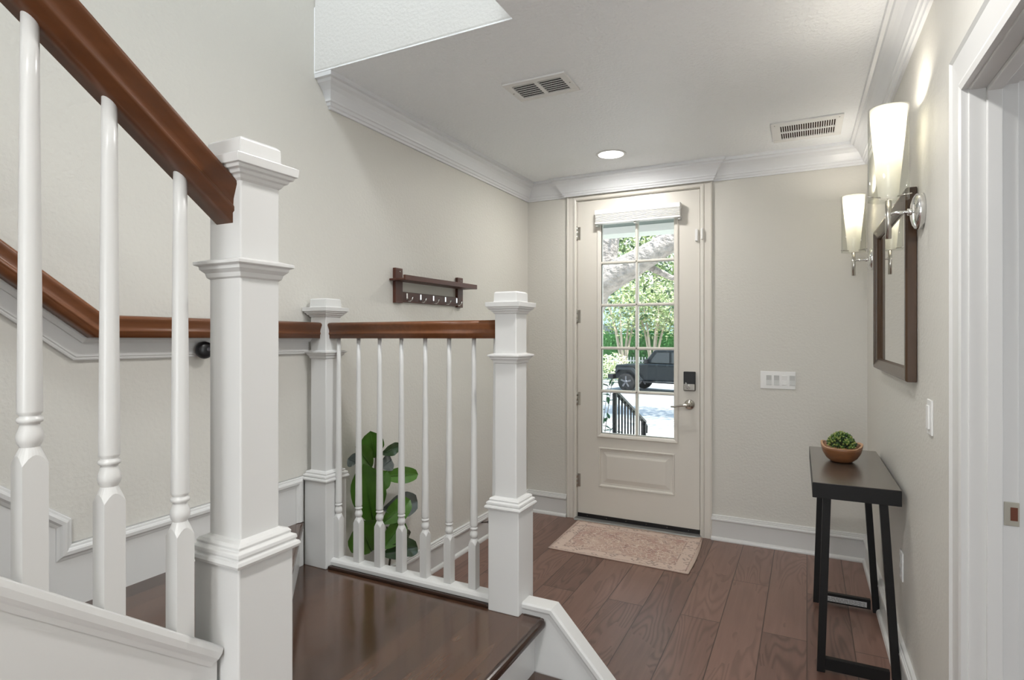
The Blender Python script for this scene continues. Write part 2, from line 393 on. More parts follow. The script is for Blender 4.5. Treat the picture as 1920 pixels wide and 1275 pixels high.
# lever
b = MB(); b.lathe((-.737, F, .918), [(.036, 0), (.036, -.006), (.030, -.012), (.013, -.014), (.012, -.045)], 28, 'y')
lev = b.build('door_handle', NICKEL, door)
b = MB(); b.tube([(-.737, F-.045, .918), (-.752, F-.050, .919), (-.79, F-.050, .912), (-.83, F-.048, .902), (-.858, F-.046, .902)], [.011, .010, .008, .007, .006], 12)
b.build('lever', NICKEL, lev)
b = MB(); b.box(-.776, -.695, F-.022, F, 1.017, 1.151); lk = lab(b.build('keypad_lock', BLACK, door, bevel=.004), 'black and silver keypad deadbolt')
MB().box(-.773, -.698, F-.026, F-.02, 1.02, 1.066).build('lock_plate', NICKEL, lk, bevel=.003)
b = MB(); b.lathe((-.742, F-.026, 1.043), [(.014, 0), (.013, -.010)], 16, 'y'); b.bar((-.735, F-.040, 1.035), (-.757, F-.044, 1.078), .010, .012, (0, 1, 0))
b.build('thumb_turn', CHROME, lk)
for z in (2.187, 1.55, .921, .294):
    b = MB(); b.lathe((DX0-.004, F-.006, z-.052), [(.003, -.004), (.0075, 0), (.0075, .034), (.0068, .035), (.0075, .036), (.0075, .068), (.0068, .069), (.0075, .07), (.0075, .104), (.003, .108)], 12)
    b.box(DX0-.004, DX0+.022, F-.0015, F+.001, z-.05, z+.05); b.build('hinge', NICKEL, door)
b = MB(); b.box(DX1+.004, DX1+.020, F-.004, F+.02, .875, .965); b.box(DX1+.008, DX1+.016, F-.005, F, .895, .945); lab(b.build('strike_plate', DKMETAL, door), 'dark strike plate on the jamb')
# jamb and casing
b = MB()
b.box(ox0, DX0-.003, D-.0, D+.14, 0, oz); b.box(DX1+.003, ox1, D-.0, D+.14, 0, oz); b.box(ox0, ox1, D-.0, D+.14, 2.433, oz)
b.box(DX0-.003, DX0+.012, Bk+.002, D+.14, 0, 2.433); b.box(DX1-.012, DX1+.003, Bk+.002, D+.14, 0, 2.433); b.box(DX0, DX1, Bk+.002, D+.14, 2.42, 2.433)
b.build('door_jamb', DOORW, door)
b = MB()
cprof = [(0, 0), (0, -.016), (.008, -.019), (.014, -.014), (.05, -.012), (.056, -.018), (.070, -.020), (.078, -.016), (.078, 0)]
def casing(b, x0, x1, ztop, prof, w):
    L_ = [[(x0-w+a, D+y, 0) for a, y in prof], [(x0-w+a, D+y, ztop+w-a) for a, y in prof], [(x1+w-a, D+y, ztop+w-a) for a, y in prof], [(x1+w-a, D+y, 0) for a, y in prof]]
    b.loft(L_)
casing(b, DX0-.006, DX1+.006, 2.438, cprof, .078)
b.build('door_casing', DOORW, door)
# shade rolled up at the top of the door glass
t = thing('pleated_blind', 'white pleated shade folded up at the top of the front door glass', 'window blind', (-1.103, F-.03, 2.236))
b = MB(); b.prism([(F-.004, 2.341), (F-.060, 2.341), (F-.066, 2.335), (F-.066, 2.306), (F-.058, 2.303), (F-.004, 2.303)], 'x', -1.415, -.791); b.build('headrail', PLASTIC, t, bevel=.002)
b = MB()
for k in range(5):
    z = 2.303-.0105*k; b.prism([(F-.006, z), (F-.058, z), (F-.064, z-.005), (F-.058, z-.010), (F-.006, z-.010)], 'x', -1.412, -.794)
b.build('pleated_fabric', PLASTIC, t)
MB().box(-1.415, -.791, F-.062, F-.006, 2.236, 2.250).build('bottom_rail', PLASTIC, t, bevel=.002)
for x in (-1.412, mc-.008, -.810):
    MB().box(x, x+.018, F-.05, F-.002, 2.222, 2.236).build('bracket', PLGREY, t)
t = thing('door_sensor', 'small white two-piece alarm contact at the upper right of the front door', 'door sensor', (-.67, D, 2.07))
MB().box(-.698, -.679, F-.018, F, 2.065, 2.150).build('sensor_body', PLASTIC, t, bevel=.004)
MB().box(-.657, -.642, D-.034, D-.0, 2.072, 2.148).build('magnet', PLASTIC, t, bevel=.004)

# ================================================================= RIGHT OPENING (next room)
d2 = semp('door_2', tuple(RT((0, JS, 0))), 'white cased opening into the next room')
b = MB(RT); n0 = .018
cw = .120
cpr = [(0, 0), (0, .014), (.010, .022), (.018, .016), (.085, .012), (.096, .018), (.106, .021), (.120, .018), (.120, 0)]
L_ = [[(y, JS-cw+a, 0) for a, y in cpr], [(y, JS-cw+a, JZ+cw-a) for a, y in cpr], [(y, JE+cw-a, JZ+cw-a) for a, y in cpr], [(y, JE+cw-a, 0) for a, y in cpr]]
b.loft(L_); b.build('door_casing', TRIM, d2)
b = MB(RT)
b.box(-.093, .004, JS-.004, JS+.006, 0, JZ+.006); b.box(-.093, .004, JE-.006, JE+.004, 0, JZ+.006); b.box(-.093, .004, JS, JE, JZ-.006, JZ+.004)
b.box(-.060, -.030, JS+.006, JS+.018, 0, JZ-.006); b.box(-.060, -.030, JE-.018, JE-.006, 0, JZ-.006); b.box(-.060, -.030, JS, JE, JZ-.018, JZ-.006)
b.build('door_jamb', TRIM, d2, bevel=.002)
b = MB(RT); b.loft([[(-.092-y, JS-cw+a, 0) for a, y in cpr], [(-.092-y, JS-cw+a, JZ+cw-a) for a, y in cpr], [(-.092-y, JE+cw-a, JZ+cw-a) for a, y in cpr], [(-.092-y, JE+cw-a, 0) for a, y in cpr]])
b.build('door_casing', TRIM, d2)
b = MB(RT); b.box(-.0935, -.064, JS+.006, JS+.009, .955, 1.012); sp_ = lab(b.build('strike_plate', mat('worn_plate', (.42, .40, .34), .5, .4), d2, bevel=.001), 'worn brass and paint-chipped strike plate')
MB(RT).box(-.090, -.076, JS+.0085, JS+.0095, .968, 1.0).build('latch_hole', mat('rusty_hole', (.12, .035, .015), .7), sp_)
# the next room: front wall with window and blinds
b = MB(); b.box(.60, .95, D, D+.14, 0, ZC); b.box(2.6, 5, D, D+.14, 0, ZC); b.box(.95, 2.6, D, D+.14, 0, .55); b.box(.95, 2.6, D, D+.14, 2.25, ZC)
struct(b.build('wall_next_room', WALL)); struct(MB().box(4.9, 5.0, -3.6, D, 0, ZC).build('wall_far_right', WALL))
w2 = struct(MB().box(.95, 2.6, D+.09, D+.095, .55, 2.25).build('window_2', GLASS))
b = MB(); b.box(.88, .98, D-.02, D, .47, 2.33); b.box(2.57, 2.67, D-.02, D, .47, 2.33); b.box(.88, 2.67, D-.02, D, 2.23, 2.33); b.box(.86, 2.69, D-.05, D, .47, .55); b.box(1.75, 1.8, D+.06, D+.12, .55, 2.25); b.box(.95, 2.6, D+.06, D+.12, 1.38, 1.43)
b.build('window_frame', TRIM, w2)
t = thing('window_blind', 'white slatted blind in the bright window of the next room', 'window blind', (1.77, D-.03, .56))
b = MB()
for k in range(38): z = .60+k*.0425; b.bar((.97, D-.035, z), (2.58, D-.035, z), .046, .003, (0, 1, .9))
b.build('slats', SLAT, t); MB().box(.97, 2.58, D-.06, D-.01, 2.20, 2.245).build('headrail', PLASTIC, t)

# ================================================================= STAIRS
stairs = thing('staircase', 'dark wood staircase with white risers, landing and winder treads', 'staircase', (-1.4, 1.3, 0))
GY = 1.9386       # guard centre line
b = MB(); b.prism([(XL+.003, 1.955), (-.842, 1.955), (-.842, .66), (XL+.003, .66)], 'z', ZLAND-.030, ZLAND)
lab(b.build('landing', STAIRW, stairs, bevel=.006, bseg=3), 'glossy espresso-stained landing boards')
b = MB(); b.bar((-.846, .66, ZLAND-.014), (-.846, 1.905, ZLAND-.014), .030, .031); b.bar((-.846, 1.906, ZLAND-.014), (-.93, 1.906, ZLAND-.014), .030, .031)
lab(b.build('landing_nosing', NOSE, stairs, bevel=.012, bseg=3), 'dark rounded nosing')
MB().box(XL+.14, -1.06, 1.884, 1.900, ZLAND, ZLAND+.013).build('dark_edge_strip', NOSE, stairs, bevel=.004)
MB().box(-.895, -.878, .68, 1.955, RISE, ZLAND-.030).build('riser', TRIM, stairs)
b = MB(); b.box(-.90, -.585, .68, 1.91, RISE-.028, RISE); b.build('tread', STAIRW, stairs, bevel=.008, bseg=3)
MB().box(-.640, -.620, .68, 1.91, 0, RISE-.028).build('riser', TRIM, stairs)
# winder platform
def diag(y_wall, x1, y1): return (XL, y_wall), (x1, y1)
b = MB(); b.prism([(XL+.003, 1.883), (-1.0, .805), (-1.0, .60), (XL+.003, .60)], 'z', .560, .590)
lab(b.build('winder_tread', STAIRW, stairs, bevel=.010, bseg=3), 'dark triangular winder tread')
b = MB(); b.prism([(XL+.003, 1.857), (-1.0, .775), (-1.0, .60), (XL+.003, .60)], 'z', ZLAND, .560); b.build('riser', TRIM, stairs)
# upper straight flight
yt = .62
for k in range(6):
    z = .590+RISE*(k+1); y1 = yt-.256*k
    MB().box(XL+.014, -1.01, y1-.256-.02, y1+.028, z-.028, z).build('tread', STAIRW, stairs, bevel=.008, bseg=2)
    MB().box(XL+.014, -1.01, y1-.018, y1, z-RISE, z-.028).build('riser', TRIM, stairs)
# closed stringer wall with moulded cap
def shz(y): return .837+.762*(.717-y)          # top of the shoe on the stringer
b = MB(); b.prism([(.712, 0), (.712, shz(.712)-.03), (-1.1, shz(-1.1)-.03), (-3.2, shz(-1.1)-.03), (-3.2, 0)], 'x', -1.004, -.976)
b.build('stringer_wall', TRIM, stairs)
# low skirt wall with cap beside the lower steps + face of the landing towards the foyer
def cz(x): return .437 if x < -.808 else .437-1.06*(x+.808)
b = MB(); b.prism([(XL+.03, 0), (XL+.03, .385), (-.93, .385), (-.93, .420), (-.812, .420), (-.43, cz(-.43)-.015), (-.43, 0)], 'y', 1.91, 1.965)
b.build('skirt_wall', TRIM, stairs)
b = MB()
pr = [(-.036, 0), (-.036, -.012), (-.031, -.020), (-.028, -.034), (.028, -.034), (.031, -.020), (.036, -.012), (.036, 0), (.030, .006), (-.030, .006)]
b.sweep([(-.928, 1.9375, .432), (-.812, 1.9375, .432), (-.43, 1.9375, cz(-.43)-.003)], pr, lambda t: (Vector((0, 1, 0)), Vector((-t.z, 0, t.x))))
b.build('skirt_cap', TRIM, stairs)

# ---- railing parts
rail_prof = [(.023, 0), (.023, .015), (.027, .018), (.027, .024), (.024, .027), (.025, .036), (.031, .050), (.034, .057), (.033, .063), (.026, .068), (.012, .070)]
rail_prof = rail_prof+[(-x, z) for x, z in reversed(rail_prof)]
def fr_rail(t):
    sd = t.cross(Vector((0, 0, 1))).normalized(); return sd, sd.cross(t)
SH, SB = .0445, .063
def newel(parent, cx, cy, zbot, dz):
    n = MB().sq(cx, cy, [(SB, zbot), (SB, .778+dz)]).build('newel_post', TRIM, parent, bevel=.003)
    MB().sq(cx, cy, [(SH, .77+dz), (SH, 1.50+dz)]).build('shaft', TRIM, n, bevel=.003)
    MB().sq(cx, cy, [(SB, .770+dz), (SB+.009, .772+dz), (SB+.011, .778+dz), (SB+.009, .784+dz), (SB+.004, .785+dz), (SB+.004, .787+dz), (SB+.006, .791+dz), (SB+.005, .797+dz), (SB-.001, .799+dz),
                     (SB-.003, .801+dz), (SB-.002, .806+dz), (SB-.006, .811+dz), (SH+.004, .813+dz), (SH-.002, .817+dz)]).build('base_moulding', TRIM, n, bevel=.001)
    MB().sq(cx, cy, [(SH-.001, 1.306+dz), (SH+.004, 1.310+dz), (SH+.006, 1.318+dz), (SH+.013, 1.325+dz), (SH+.014, 1.331+dz), (SH+.021, 1.334+dz), (SH+.021, 1.340+dz), (SH-.001, 1.346+dz)]).build('collar', TRIM, n, bevel=.001)
    MB().sq(cx, cy, [(SH, 1.490+dz), (SH+.004, 1.494+dz), (SH+.007, 1.500+dz), (SH+.012, 1.502+dz), (SH+.014, 1.508+dz), (SH+.020, 1.510+dz), (SH+.021, 1.516+dz), (SH+.026, 1.517+dz), (SH+.027, 1.534+dz),
                     (SH+.004, 1.536+dz), (SH+.003, 1.540+dz), (SH+.002, 1.569+dz), (SH-.003, 1.574+dz)]).build('cap', TRIM, n, bevel=.001)
    return n
def baluster(parent, cx, cy, z0, ztop, top_r, slant=0):
    h = .0160; b = MB(); n = 24; top = []; low = []
    for i in range(n):
        a = 2*PI*i/n; c_, s_ = math.cos(a), math.sin(a); q = 1/max(abs(c_), abs(s_)); d = q-1
        low.append((cx+h*q*c_, cy+h*q*s_, z0+.190-.034*d)); top.append((cx+.0115*c_, cy+.0115*s_, z0+.201))
    b.loft([[(p[0], p[1], z0-.03) for p in low], low, top])
    p = [(.0112, .197), (.0118, .201), (.0148, .206), (.0163, .213), (.0158, .219), (.0136, .226), (.0120, .231), (.0118, .234), (.0150, .236), (.0158, .239), (.0150, .242),
         (.0124, .244), (.0124, .246), (.0148, .249), (.0150, .252)]
    L0 = .252; Lt = ztop-z0
    N = 6
    for k in range(1, N+1):
        f = k/N; p.append((.0150*(1-f)+top_r*f, L0+(Lt-L0)*f))
    b.lathe((cx, cy, z0), p, 20)
    return b.build('baluster', TRIM, parent)
# ---- guard rail on the landing: two newels, eight balusters
gr = thing('landing_railing', 'white landing railing with slim balusters and two square newels under brown rail', 'railing', (-1.46, GY, ZLAND))
N2X, N3X = -1.9215, -.9901
newel(gr, N2X, GY, ZLAND, 0); newel(gr, N3X, GY, ZLAND, 0)
b = MB(); b.sweep([(N2X+SH, GY, 1.397), (N3X-SH, GY, 1.400)], rail_prof, fr_rail, True); lab(b.build('handrail', RAILW, gr), 'red-brown varnished handrail')
b = MB(); pr = [(-.036, 0), (-.036, .014), (-.030, .022), (-.022, .026), (.022, .026), (.030, .022), (.036, .014), (.036, 0)]
b.sweep([(N2X+SB-.001, GY, ZLAND+.012), (N3X-SB+.001, GY, ZLAND+.012)], pr, fr_rail); b.build('shoe_rail', TRIM, gr)
MB().box(N2X+SB, N3X-SB, GY-.028, GY+.03, ZLAND-.004, ZLAND+.013).build('shoe_base', NOSE, gr)
for x in (-1.849, -1.735, -1.620, -1.505, -1.385, -1.270, -1.156, -1.060): baluster(gr, x+.005, GY, ZLAND+.030, 1.402, .0082)
# ---- stair rail at the foreground newel
NY1 = .783; sr = thing('stair_railing', 'white stair railing with big square newel post in the foreground', 'railing', (-.99, .35, .8))
newel(sr, -.990, NY1, 0.0, .216)
def rz(y): return 1.634+.765*(.73-y)
# handrail; its lower end dies into the newel
b = MB(); b.sweep([(-.990, NY1-SH, rz(NY1-SH)), (-.990, -.9, rz(-.9))], rail_prof, fr_rail, True); lab(b.build('handrail', RAILW, sr), 'red-brown varnished handrail')
b = MB(); pr = [(-.016, -.036), (-.018, -.028), (-.021, -.025), (-.025, -.020), (-.026, -.010), (-.023, -.002), (-.018, 0), (.018, 0), (.023, -.002), (.026, -.010), (.025, -.020), (.021, -.025), (.018, -.028), (.016, -.036)]
b.sweep([(-.990, NY1-SB, shz(NY1-SB)), (-.990, -1.1, shz(-1.1))], pr, fr_rail); b.build('shoe_rail', TRIM, sr)
y = .643
for yb in (.650, .533, .427, .322, .21, .095, -.02, -.135, -.25): baluster(sr, -.990, yb, shz(yb)-.002, rz(yb)+.012, .0108)
# ---- wall handrail with white backing boards
wh = thing('wall_handrail', 'brown handrail on white backing board fixed to the left stair wall', 'handrail', (XL, 1.4, 1.33))
def vframe(t): return Vector((1, 0, 0)), Vector((0, t.z, -t.y)) if t.y < 0 else Vector((0, -t.z, t.y))
yE = 1.893
def bent(zl, yb): return [(XL, yE, zl-.004), (XL, yb, zl+.004), (XL, yb-2.6, zl+2.6*.765)]
b = MB(); b.sweep([(p[0]+.064, p[1], p[2]) for p in bent(1.402, .990)], rail_prof, lambda t: (Vector((-1, 0, 0)), Vector((0, t.z, -t.y))), True)
lab(b.build('handrail', RAILW, wh), 'red-brown varnished handrail')
b = MB(); b.sweep(bent(1.333, .968), [(0, 0), (.013, 0), (.015, .004), (.015, .008), (.018, .011), (.018, .075), (0, .075)], lambda t: (Vector((1, 0, 0)), Vector((0, t.z, -t.y))))
b.build('backing_board', TRIM, wh)
b = MB(); b.sweep(bent(1.386, .985), [(0, 0), (.026, 0), (.030, .004), (.037, .010), (.037, .016), (.028, .018), (.028, .050), (0, .050)], lambda t: (Vector((1, 0, 0)), Vector((0, t.z, -t.y))))
b.build('rail_moulding', TRIM, wh)
t = thing('wall_camera', 'small round black device on the white board below the wall handrail', 'camera', (XL+.018, 1.375, 1.33))
MB().lathe((XL+.018, 1.378, 1.358), [(.020, 0), (.022, .004), (.030, .012), (.032, .020), (.030, .030), (.022, .036), (.010, .038)], 28, 'x').build('camera_body', BLACK, t)
MB().lathe((XL+.053, 1.383, 1.361), [(.008, 0), (.008, .003), (.006, .004)], 16, 'x').build('lens', mat('lens_grey', (.08, .08, .09), .1), t)

# ================================================================= COAT RACK
t = thing('coat_rack', 'dark brown wooden wall shelf with five metal coat hooks on the left wall', 'coat rack', (XL, 2.85, 1.58))
for y0 in (2.505, 3.130):
    u = MB().box(XL, XL+.020, y0, y0+.062, 1.585, 1.775).build('upright', RACKW, t, bevel=.002)
    MB().lathe((XL+.020, y0+.038, 1.755), [(.005, 0), (.005, .001)], 12, 'x').build('screw', NICKEL, u)
MB().box(XL+.004, XL+.105, 2.470, 3.222, 1.703, 1.714).build('shelf', RACKW, t, bevel=.002)
MB().box(XL+.093, XL+.107, 2.475, 3.225, 1.703, 1.731).build('shelf_lip', RACKW, t, bevel=.002)
MB().box(XL, XL+.016, 2.567, 3.130, 1.592, 1.648).build('hook_rail', RACKW, t, bevel=.002)
for k in range(5):
    y = 2.607+.128*k
    b = MB(); b.box(XL+.016, XL+.019, y-.006, y+.006, 1.606, 1.642)
    b.tube([(XL+.018, y, 1.612), (XL+.026, y, 1.600), (XL+.040, y, 1.598), (XL+.052, y, 1.606), (XL+.056, y, 1.622)], [.0035, .0035, .0035, .0035, .005], 8)
    b.build('coat_hook', CHROME, t)

# ================================================================= CEILING THINGS
t = thing('air_vent', 'white ceiling vent with two dark louvred panels left of the downlight', 'air vent', (-1.13, 2.54, ZC-.01))
vx0, vx1, vy0, vy1 = -1.292, -.975, 2.432, 2.645
b = MB(); fw = .034; mx_ = (vx0+vx1)/2
for r in ((vx0, vx1, vy0, vy0+fw), (vx0, vx1, vy1-fw, vy1), (vx0, vx0+fw, vy0+fw, vy1-fw), (vx1-fw, vx1, vy0+fw, vy1-fw), (mx_-.010, mx_+.010, vy0+fw, vy1-fw)): b.box(*r, ZC-.008, ZC)
b.build('frame', PLASTIC, t, bevel=.002)
MB().box(vx0+fw-.004, vx1-fw+.004, vy0+fw-.004, vy1-fw+.004, ZC-.0015, ZC+.001).build('painted_duct_shade', DARKSHADE, t)  # flat plate, the duct's shade is put into its dark colour
for (a0, a1) in ((vx0+fw, mx_-.010), (mx_+.010, vx1-fw)):
    b = MB()
    for k in range(7): y = vy0+fw+.012+k*.0215; b.bar((a0, y, ZC-.005), (a1, y, ZC-.004), .006, .0012, (0, .6, 1))
    b.build('louvres', PLGREY, t)
for x in (vx0+.012, vx1-.012): MB().lathe((x, (vy0+vy1)/2, ZC-.009), [(.003, 0), (.003, .002)], 8).build('screw', DKMETAL, t)
t = thing('return_vent', 'white rectangular ceiling grille with two rows of narrow slots near the right corner', 'air vent', (0, 3.75, ZC-.01))
vx0, vx1, vy0, vy1 = -.184, .178, 3.572, 3.926
gx_0, gx_1, gy0, gy1 = vx0+.045, vx1-.035, vy0+.06, vy1-.05
b = MB(); b.box(vx0, vx1, vy0, gy0, ZC-.008, ZC); b.box(vx0, vx1, gy1, vy1, ZC-.008, ZC); b.box(vx0, gx_0, gy0, gy1, ZC-.008, ZC); b.box(gx_1, vx1, gy0, gy1, ZC-.008, ZC)
ym = (gy0+gy1)/2; b.box(gx_0, gx_1, ym-.008, ym+.008, ZC-.008, ZC); b.build('frame', PLASTIC, t, bevel=.002)
MB().box(gx_0-.003, gx_1+.003, gy0-.003, gy1+.003, ZC-.0012, ZC+.001).build('painted_duct_shade', BRNSHADE, t)  # no recess behind the slots, their shade is painted as dark brown
for (a0, a1) in ((gy0, ym-.008), (ym+.008, gy1)):
    b = MB(); n = 24
    for k in range(n+1): x = gx_0+(gx_1-gx_0)*k/n; b.box(x-.0024, x+.0024, a0, a1, ZC-.007, ZC-.002)
    b.build('louvres', PLASTIC, t)
for x in (vx0+.02, vx1-.02): MB().lathe((x, vy0+.03, ZC-.009), [(.003, 0), (.003, .002)], 8).build('screw', DKMETAL, t)
t = thing('recessed_downlight', 'round lit recessed downlight in the foyer ceiling', 'ceiling light', (-1.15, 3.70, ZC-.01))
MB().lathe((-1.15, 3.70, ZC), [(.098, .0), (.098, -.004), (.088, -.007), (.082, -.004)], 40).build('trim_ring', PLASTIC, t)
MB().lathe((-1.15, 3.70, ZC), [(.081, -.001), (.081, -.005), (.06, -.0065), (.001, -.007)], 40).build('lens', LED, t)

# ================================================================= FRONT WALL THINGS
t = thing('light_switch_plate', 'four-gang white light switch plate on the wall right of the front door', 'light switch', (-.171, D, 1.05))
MB().box(-.277, -.065, D-.006, D, 1.053, 1.169).build('cover_plate', PLASTIC, t, bevel=.003)
for k in range(4):
    x = -.277+.030+.0465*k+.006; b = MB(); b.prism([(D-.006, 1.078), (D-.011, 1.080), (D-.007, 1.111), (D-.010, 1.142), (D-.006, 1.144)], 'x', x, x+.032)
    sw = b.build('rocker', PLGREY if k != 2 else PLASTIC, t)
    if k == 2: MB().box(x+.004, x+.028, D-.0125, D-.009, 1.080, 1.108).build('paddle', PLASTIC, sw, bevel=.001)
t = thing('wall_switch', 'single white switch on the right wall below and left of the door casing', 'light switch', tuple(RT((0, 1.94, 1.10))))
MB(RT).box(0, .006, 1.905, 1.975, 1.094, 1.206).build('cover_plate', PLASTIC, t, bevel=.002)
MB(RT).box(.006, .012, 1.922, 1.958, 1.112, 1.188).build('rocker', PLASTIC, t, bevel=.002)
t = thing('wall_outlet', 'white outlet on the right wall under the console table', 'outlet', tuple(RT((0, 1.36, .41))))
MB(RT).box(0, .006, 1.325, 1.395, .41, .525).build('cover_plate', PLASTIC, t, bevel=.002)
for z in (.442, .492): MB(RT).box(.006, .008, 1.345, 1.375, z-.014, z+.014).build('socket', PLGREY, t)
t = thing('door_stop', 'black spring door stop sticking out of the left baseboard', 'door stop', (XL+.015, 3.43, .12))
MB().tube([(XL+.016, 3.44, .128), (XL+.088, 3.41, .150)], .0045, 10).build('rod', DKMETAL, t)
MB().tube([(XL+.084, 3.412, .149), (XL+.098, 3.406, .153)], .010, 12).build('rubber_tip', BLACK, t)

# ================================================================= MIRROR
s0, s1, z0, z1 = .69, 1.70, 1.243, 1.945
t = thing('wall_mirror', 'rectangular mirror in a dark bronze-brown wooden frame above the console table', 'mirror', tuple(RT((0, (s0+s1)/2, z0))))
b = MB(RT); fp = [(0, .002), (0, .030), (.004, .036), (.014, .038), (.022, .034), (.036, .028), (.044, .024), (.050, .016), (.052, .010), (.052, .002)]
b.loft([[(n, s0+i, z0+i), (n, s1-i, z0+i), (n, s1-i, z1-i), (n, s0+i, z1-i)] for i, n in fp], cap=False, closed=True)
b.build('frame', FRAMEW, t, bevel=.0015)
MB(RT).box(.003, .012, s0+.05, s1-.05, z0+.05, z1-.05).build('mirror_glass', MIRROR, t)
# ================================================================= SCONCES
def sconce(sc_, label):
    t = thing('wall_sconce', label, 'wall lamp', tuple(RT((0, sc_, 1.74))), 'chrome wall sconces beside the mirror')
    nx = .100; za = 1.838
    b = MB(RT); b.lathe((0, sc_, za), [(.062, 0), (.062, .018), (.058, .024), (.046, .030), (.030, .034), (.012, .036)], 36, 'x'); b.build('wall_plate', CHROME, t)
    b = MB(RT); b.tube([(.034, sc_, za), (nx, sc_, za)], .0065, 14); b.tube([(.030, sc_, za), (.044, sc_, za)], .012, 14); b.build('arm', CHROME, t)
    b = MB(RT); b.tube([(nx, sc_, za-.088), (nx, sc_, za+.045)], .0095, 16); b.build('stem', NICKEL, t)
    for k in range(3):
        a = k*2*PI/3+.5; b = MB(RT); b.tube([(nx+.02*math.cos(a), sc_+.02*math.sin(a), za+.055), (nx+.074*math.cos(a), sc_+.074*math.sin(a), za+.057)], .0022, 8)
        b.build('shade_prong', NICKEL, t)
    b = MB(RT); b.lathe((nx, sc_, 0), [(.024, za+.047), (.030, za+.056), (.055, 2.17), (.0575, 2.205), (.0545, 2.205), (.052, 2.17), (.0275, za+.058), (.020, za+.050)], 40, cap=False)
    lab(b.build('frosted_shade', FROST, t), 'tapered frosted inner shade')
    b = MB(RT); b.lathe((nx, sc_, 0), [(.062, za+.045), (.062, 2.207), (.0605, 2.207), (.0605, za+.046)], 40, cap=False)
    lab(b.build('glass_cylinder', CLEARG, t), 'clear glass outer cylinder')
    b = MB(RT); b.lathe((nx, sc_, 0), [(.004, 2.06), (.012, 2.065), (.016, 2.09), (.016, 2.13), (.012, 2.155), (.003, 2.162)], 18); b.build('bulb', BULB, t)
    light('sconce_lamp', 'POINT', tuple(RT((nx, sc_, 2.185))), 2.1, (1, .93, .82), shadow_soft_size=.012)
sconce(1.80, 'nearer chrome wall sconce with frosted cone in clear cylinder, lit')
sconce(.36, 'farther chrome wall sconce, lit, half hidden behind the mirror frame')

# ================================================================= CONSOLE TABLE
t = thing('console_table', 'narrow black console table with angled legs against the right wall', 'table', tuple(RT((.17, 1.07, 0))))
def ttop(p): return RT(p)
MB(RT).box(.018, .330, .63, 1.488, .738, .800).build('tabletop', [BLKPAINT], t, bevel=.0015)
lab(MB(RT).box(.020, .328, .632, 1.486, .800, .8015).build('top_surface', TABTOP, t), 'dark brown satin top surface')
for s_ in (.735, 1.435):
    tops = (.275, .075); bots = (.298, .028)
    for i in range(2):
        b = MB(RT); n0, n1 = tops[i], bots[i]; w = .015
        b.loft([[(n1-w, s_-w, 0), (n1+w, s_-w, 0), (n1+w, s_+w, 0), (n1-w, s_+w, 0)], [(n0-w, s_-w, .74), (n0+w, s_-w, .74), (n0+w, s_+w, .74), (n0-w, s_+w, .74)]])
        b.build('leg', BLKPAINT, t, bevel=.001)
    st = MB(RT).box(.053, .287, s_-.012, s_+.012, .012, .060).build('stretcher', BLKPAINT, t)
    if s_ < 1:
        lb = lab(MB(RT).box(.070, .265, s_+.012, s_+.0128, .020, .046).build('paper_label', mat('paper_label', (.5, .5, .5), .6), st), 'white printed warning label')
        b = MB(RT); rnd = random.Random(3)
        for r in range(4):
            n = .078
            while n < .255:
                L2 = rnd.uniform(.006, .02); b.box(n, n+L2, s_+.0128, s_+.0131, .0225+r*.0055, .0245+r*.0055); n += L2+.004
        b.build('printed_text', mat('label_ink', (.12, .12, .12), .7), lb)
t = None
# bowl + succulent
bc = RT((.197, .985, .8015))
t = thing('wooden_bowl', 'carved oval wooden bowl on the console table', 'bowl', tuple(bc))
b = MB(); b.m = 0; rings = []; seg = 36
def rimz(a): return .072+.016*abs(math.cos(a))**3+.004*math.sin(3*a)
def bowlring(f, r_in, inner):
    out = []
    for k in range(seg):
        a = 2*PI*k/seg; rx = .090; ry = .115; wob = 1+.02*math.sin(5*a+1)
        out.append((bc.x+rx*r_in*wob*math.cos(a), bc.y+ry*r_in*wob*math.sin(a), bc.z+f*rimz(a)+(.008 if inner else 0)))
    return out
rings = [bowlring(0, .40, 0), bowlring(.06, .56, 0), bowlring(.25, .76, 0), bowlring(.55, .92, 0), bowlring(.85, .99, 0), bowlring(1.0, 1.0, 0)]
b.loft(rings, True); b.m = 1
b.loft([bowlring(1.0, 1.0, 0), bowlring(1.02, .96, 0), bowlring(1.0, .89, 0), bowlring(.7, .84, 0), bowlring(.5, .7, 0)], True, cap=False)
b.build('bowl_body', [BOWLW, BOWLIN], t)
def leaf_blob(name, c, rx, ry, rz_, n, size, mats, parent=None, seed=1, jitter=.12):
    r = random.Random(seed); b = MB()
    for k in range(n):
        u = r.random(); th = r.random()*2*PI; ph = math.acos(1-u*1.15 if u*1.15 < 1.9 else -1)
        d = Vector((math.sin(ph)*math.cos(th), math.sin(ph)*math.sin(th), math.cos(ph)))
        p = Vector(c)+Vector((d.x*rx, d.y*ry, d.z*rz_))*(1-jitter*r.random())
        s_ = size*r.uniform(.7, 1.2); o1 = d.orthogonal().normalized(); o2 = d.cross(o1)
        b.m = r.randrange(len(mats))
        top = p+d*s_*1.0; rings = [[p+(o1*math.cos(2*PI*j/6)+o2*math.sin(2*PI*j/6))*s_*q+d*s_*h for j in range(6)] for q, h in ((.25, -.6), (.55, .1), (.45, .6), (.1, 1.0))]
        b.loft(rings, True)
    return b.build(name, mats, parent)
G1 = mat('succulent_green', (.085, .17, .035), .35); G2 = mat('succulent_yellow_green', (.26, .31, .08), .35); G3 = mat('succulent_dark', (.022, .06, .018), .5)
t = thing('succulent_mound', 'domed green succulent cluster filling the wooden bowl', 'plant', (bc.x, bc.y, bc.z+.03))
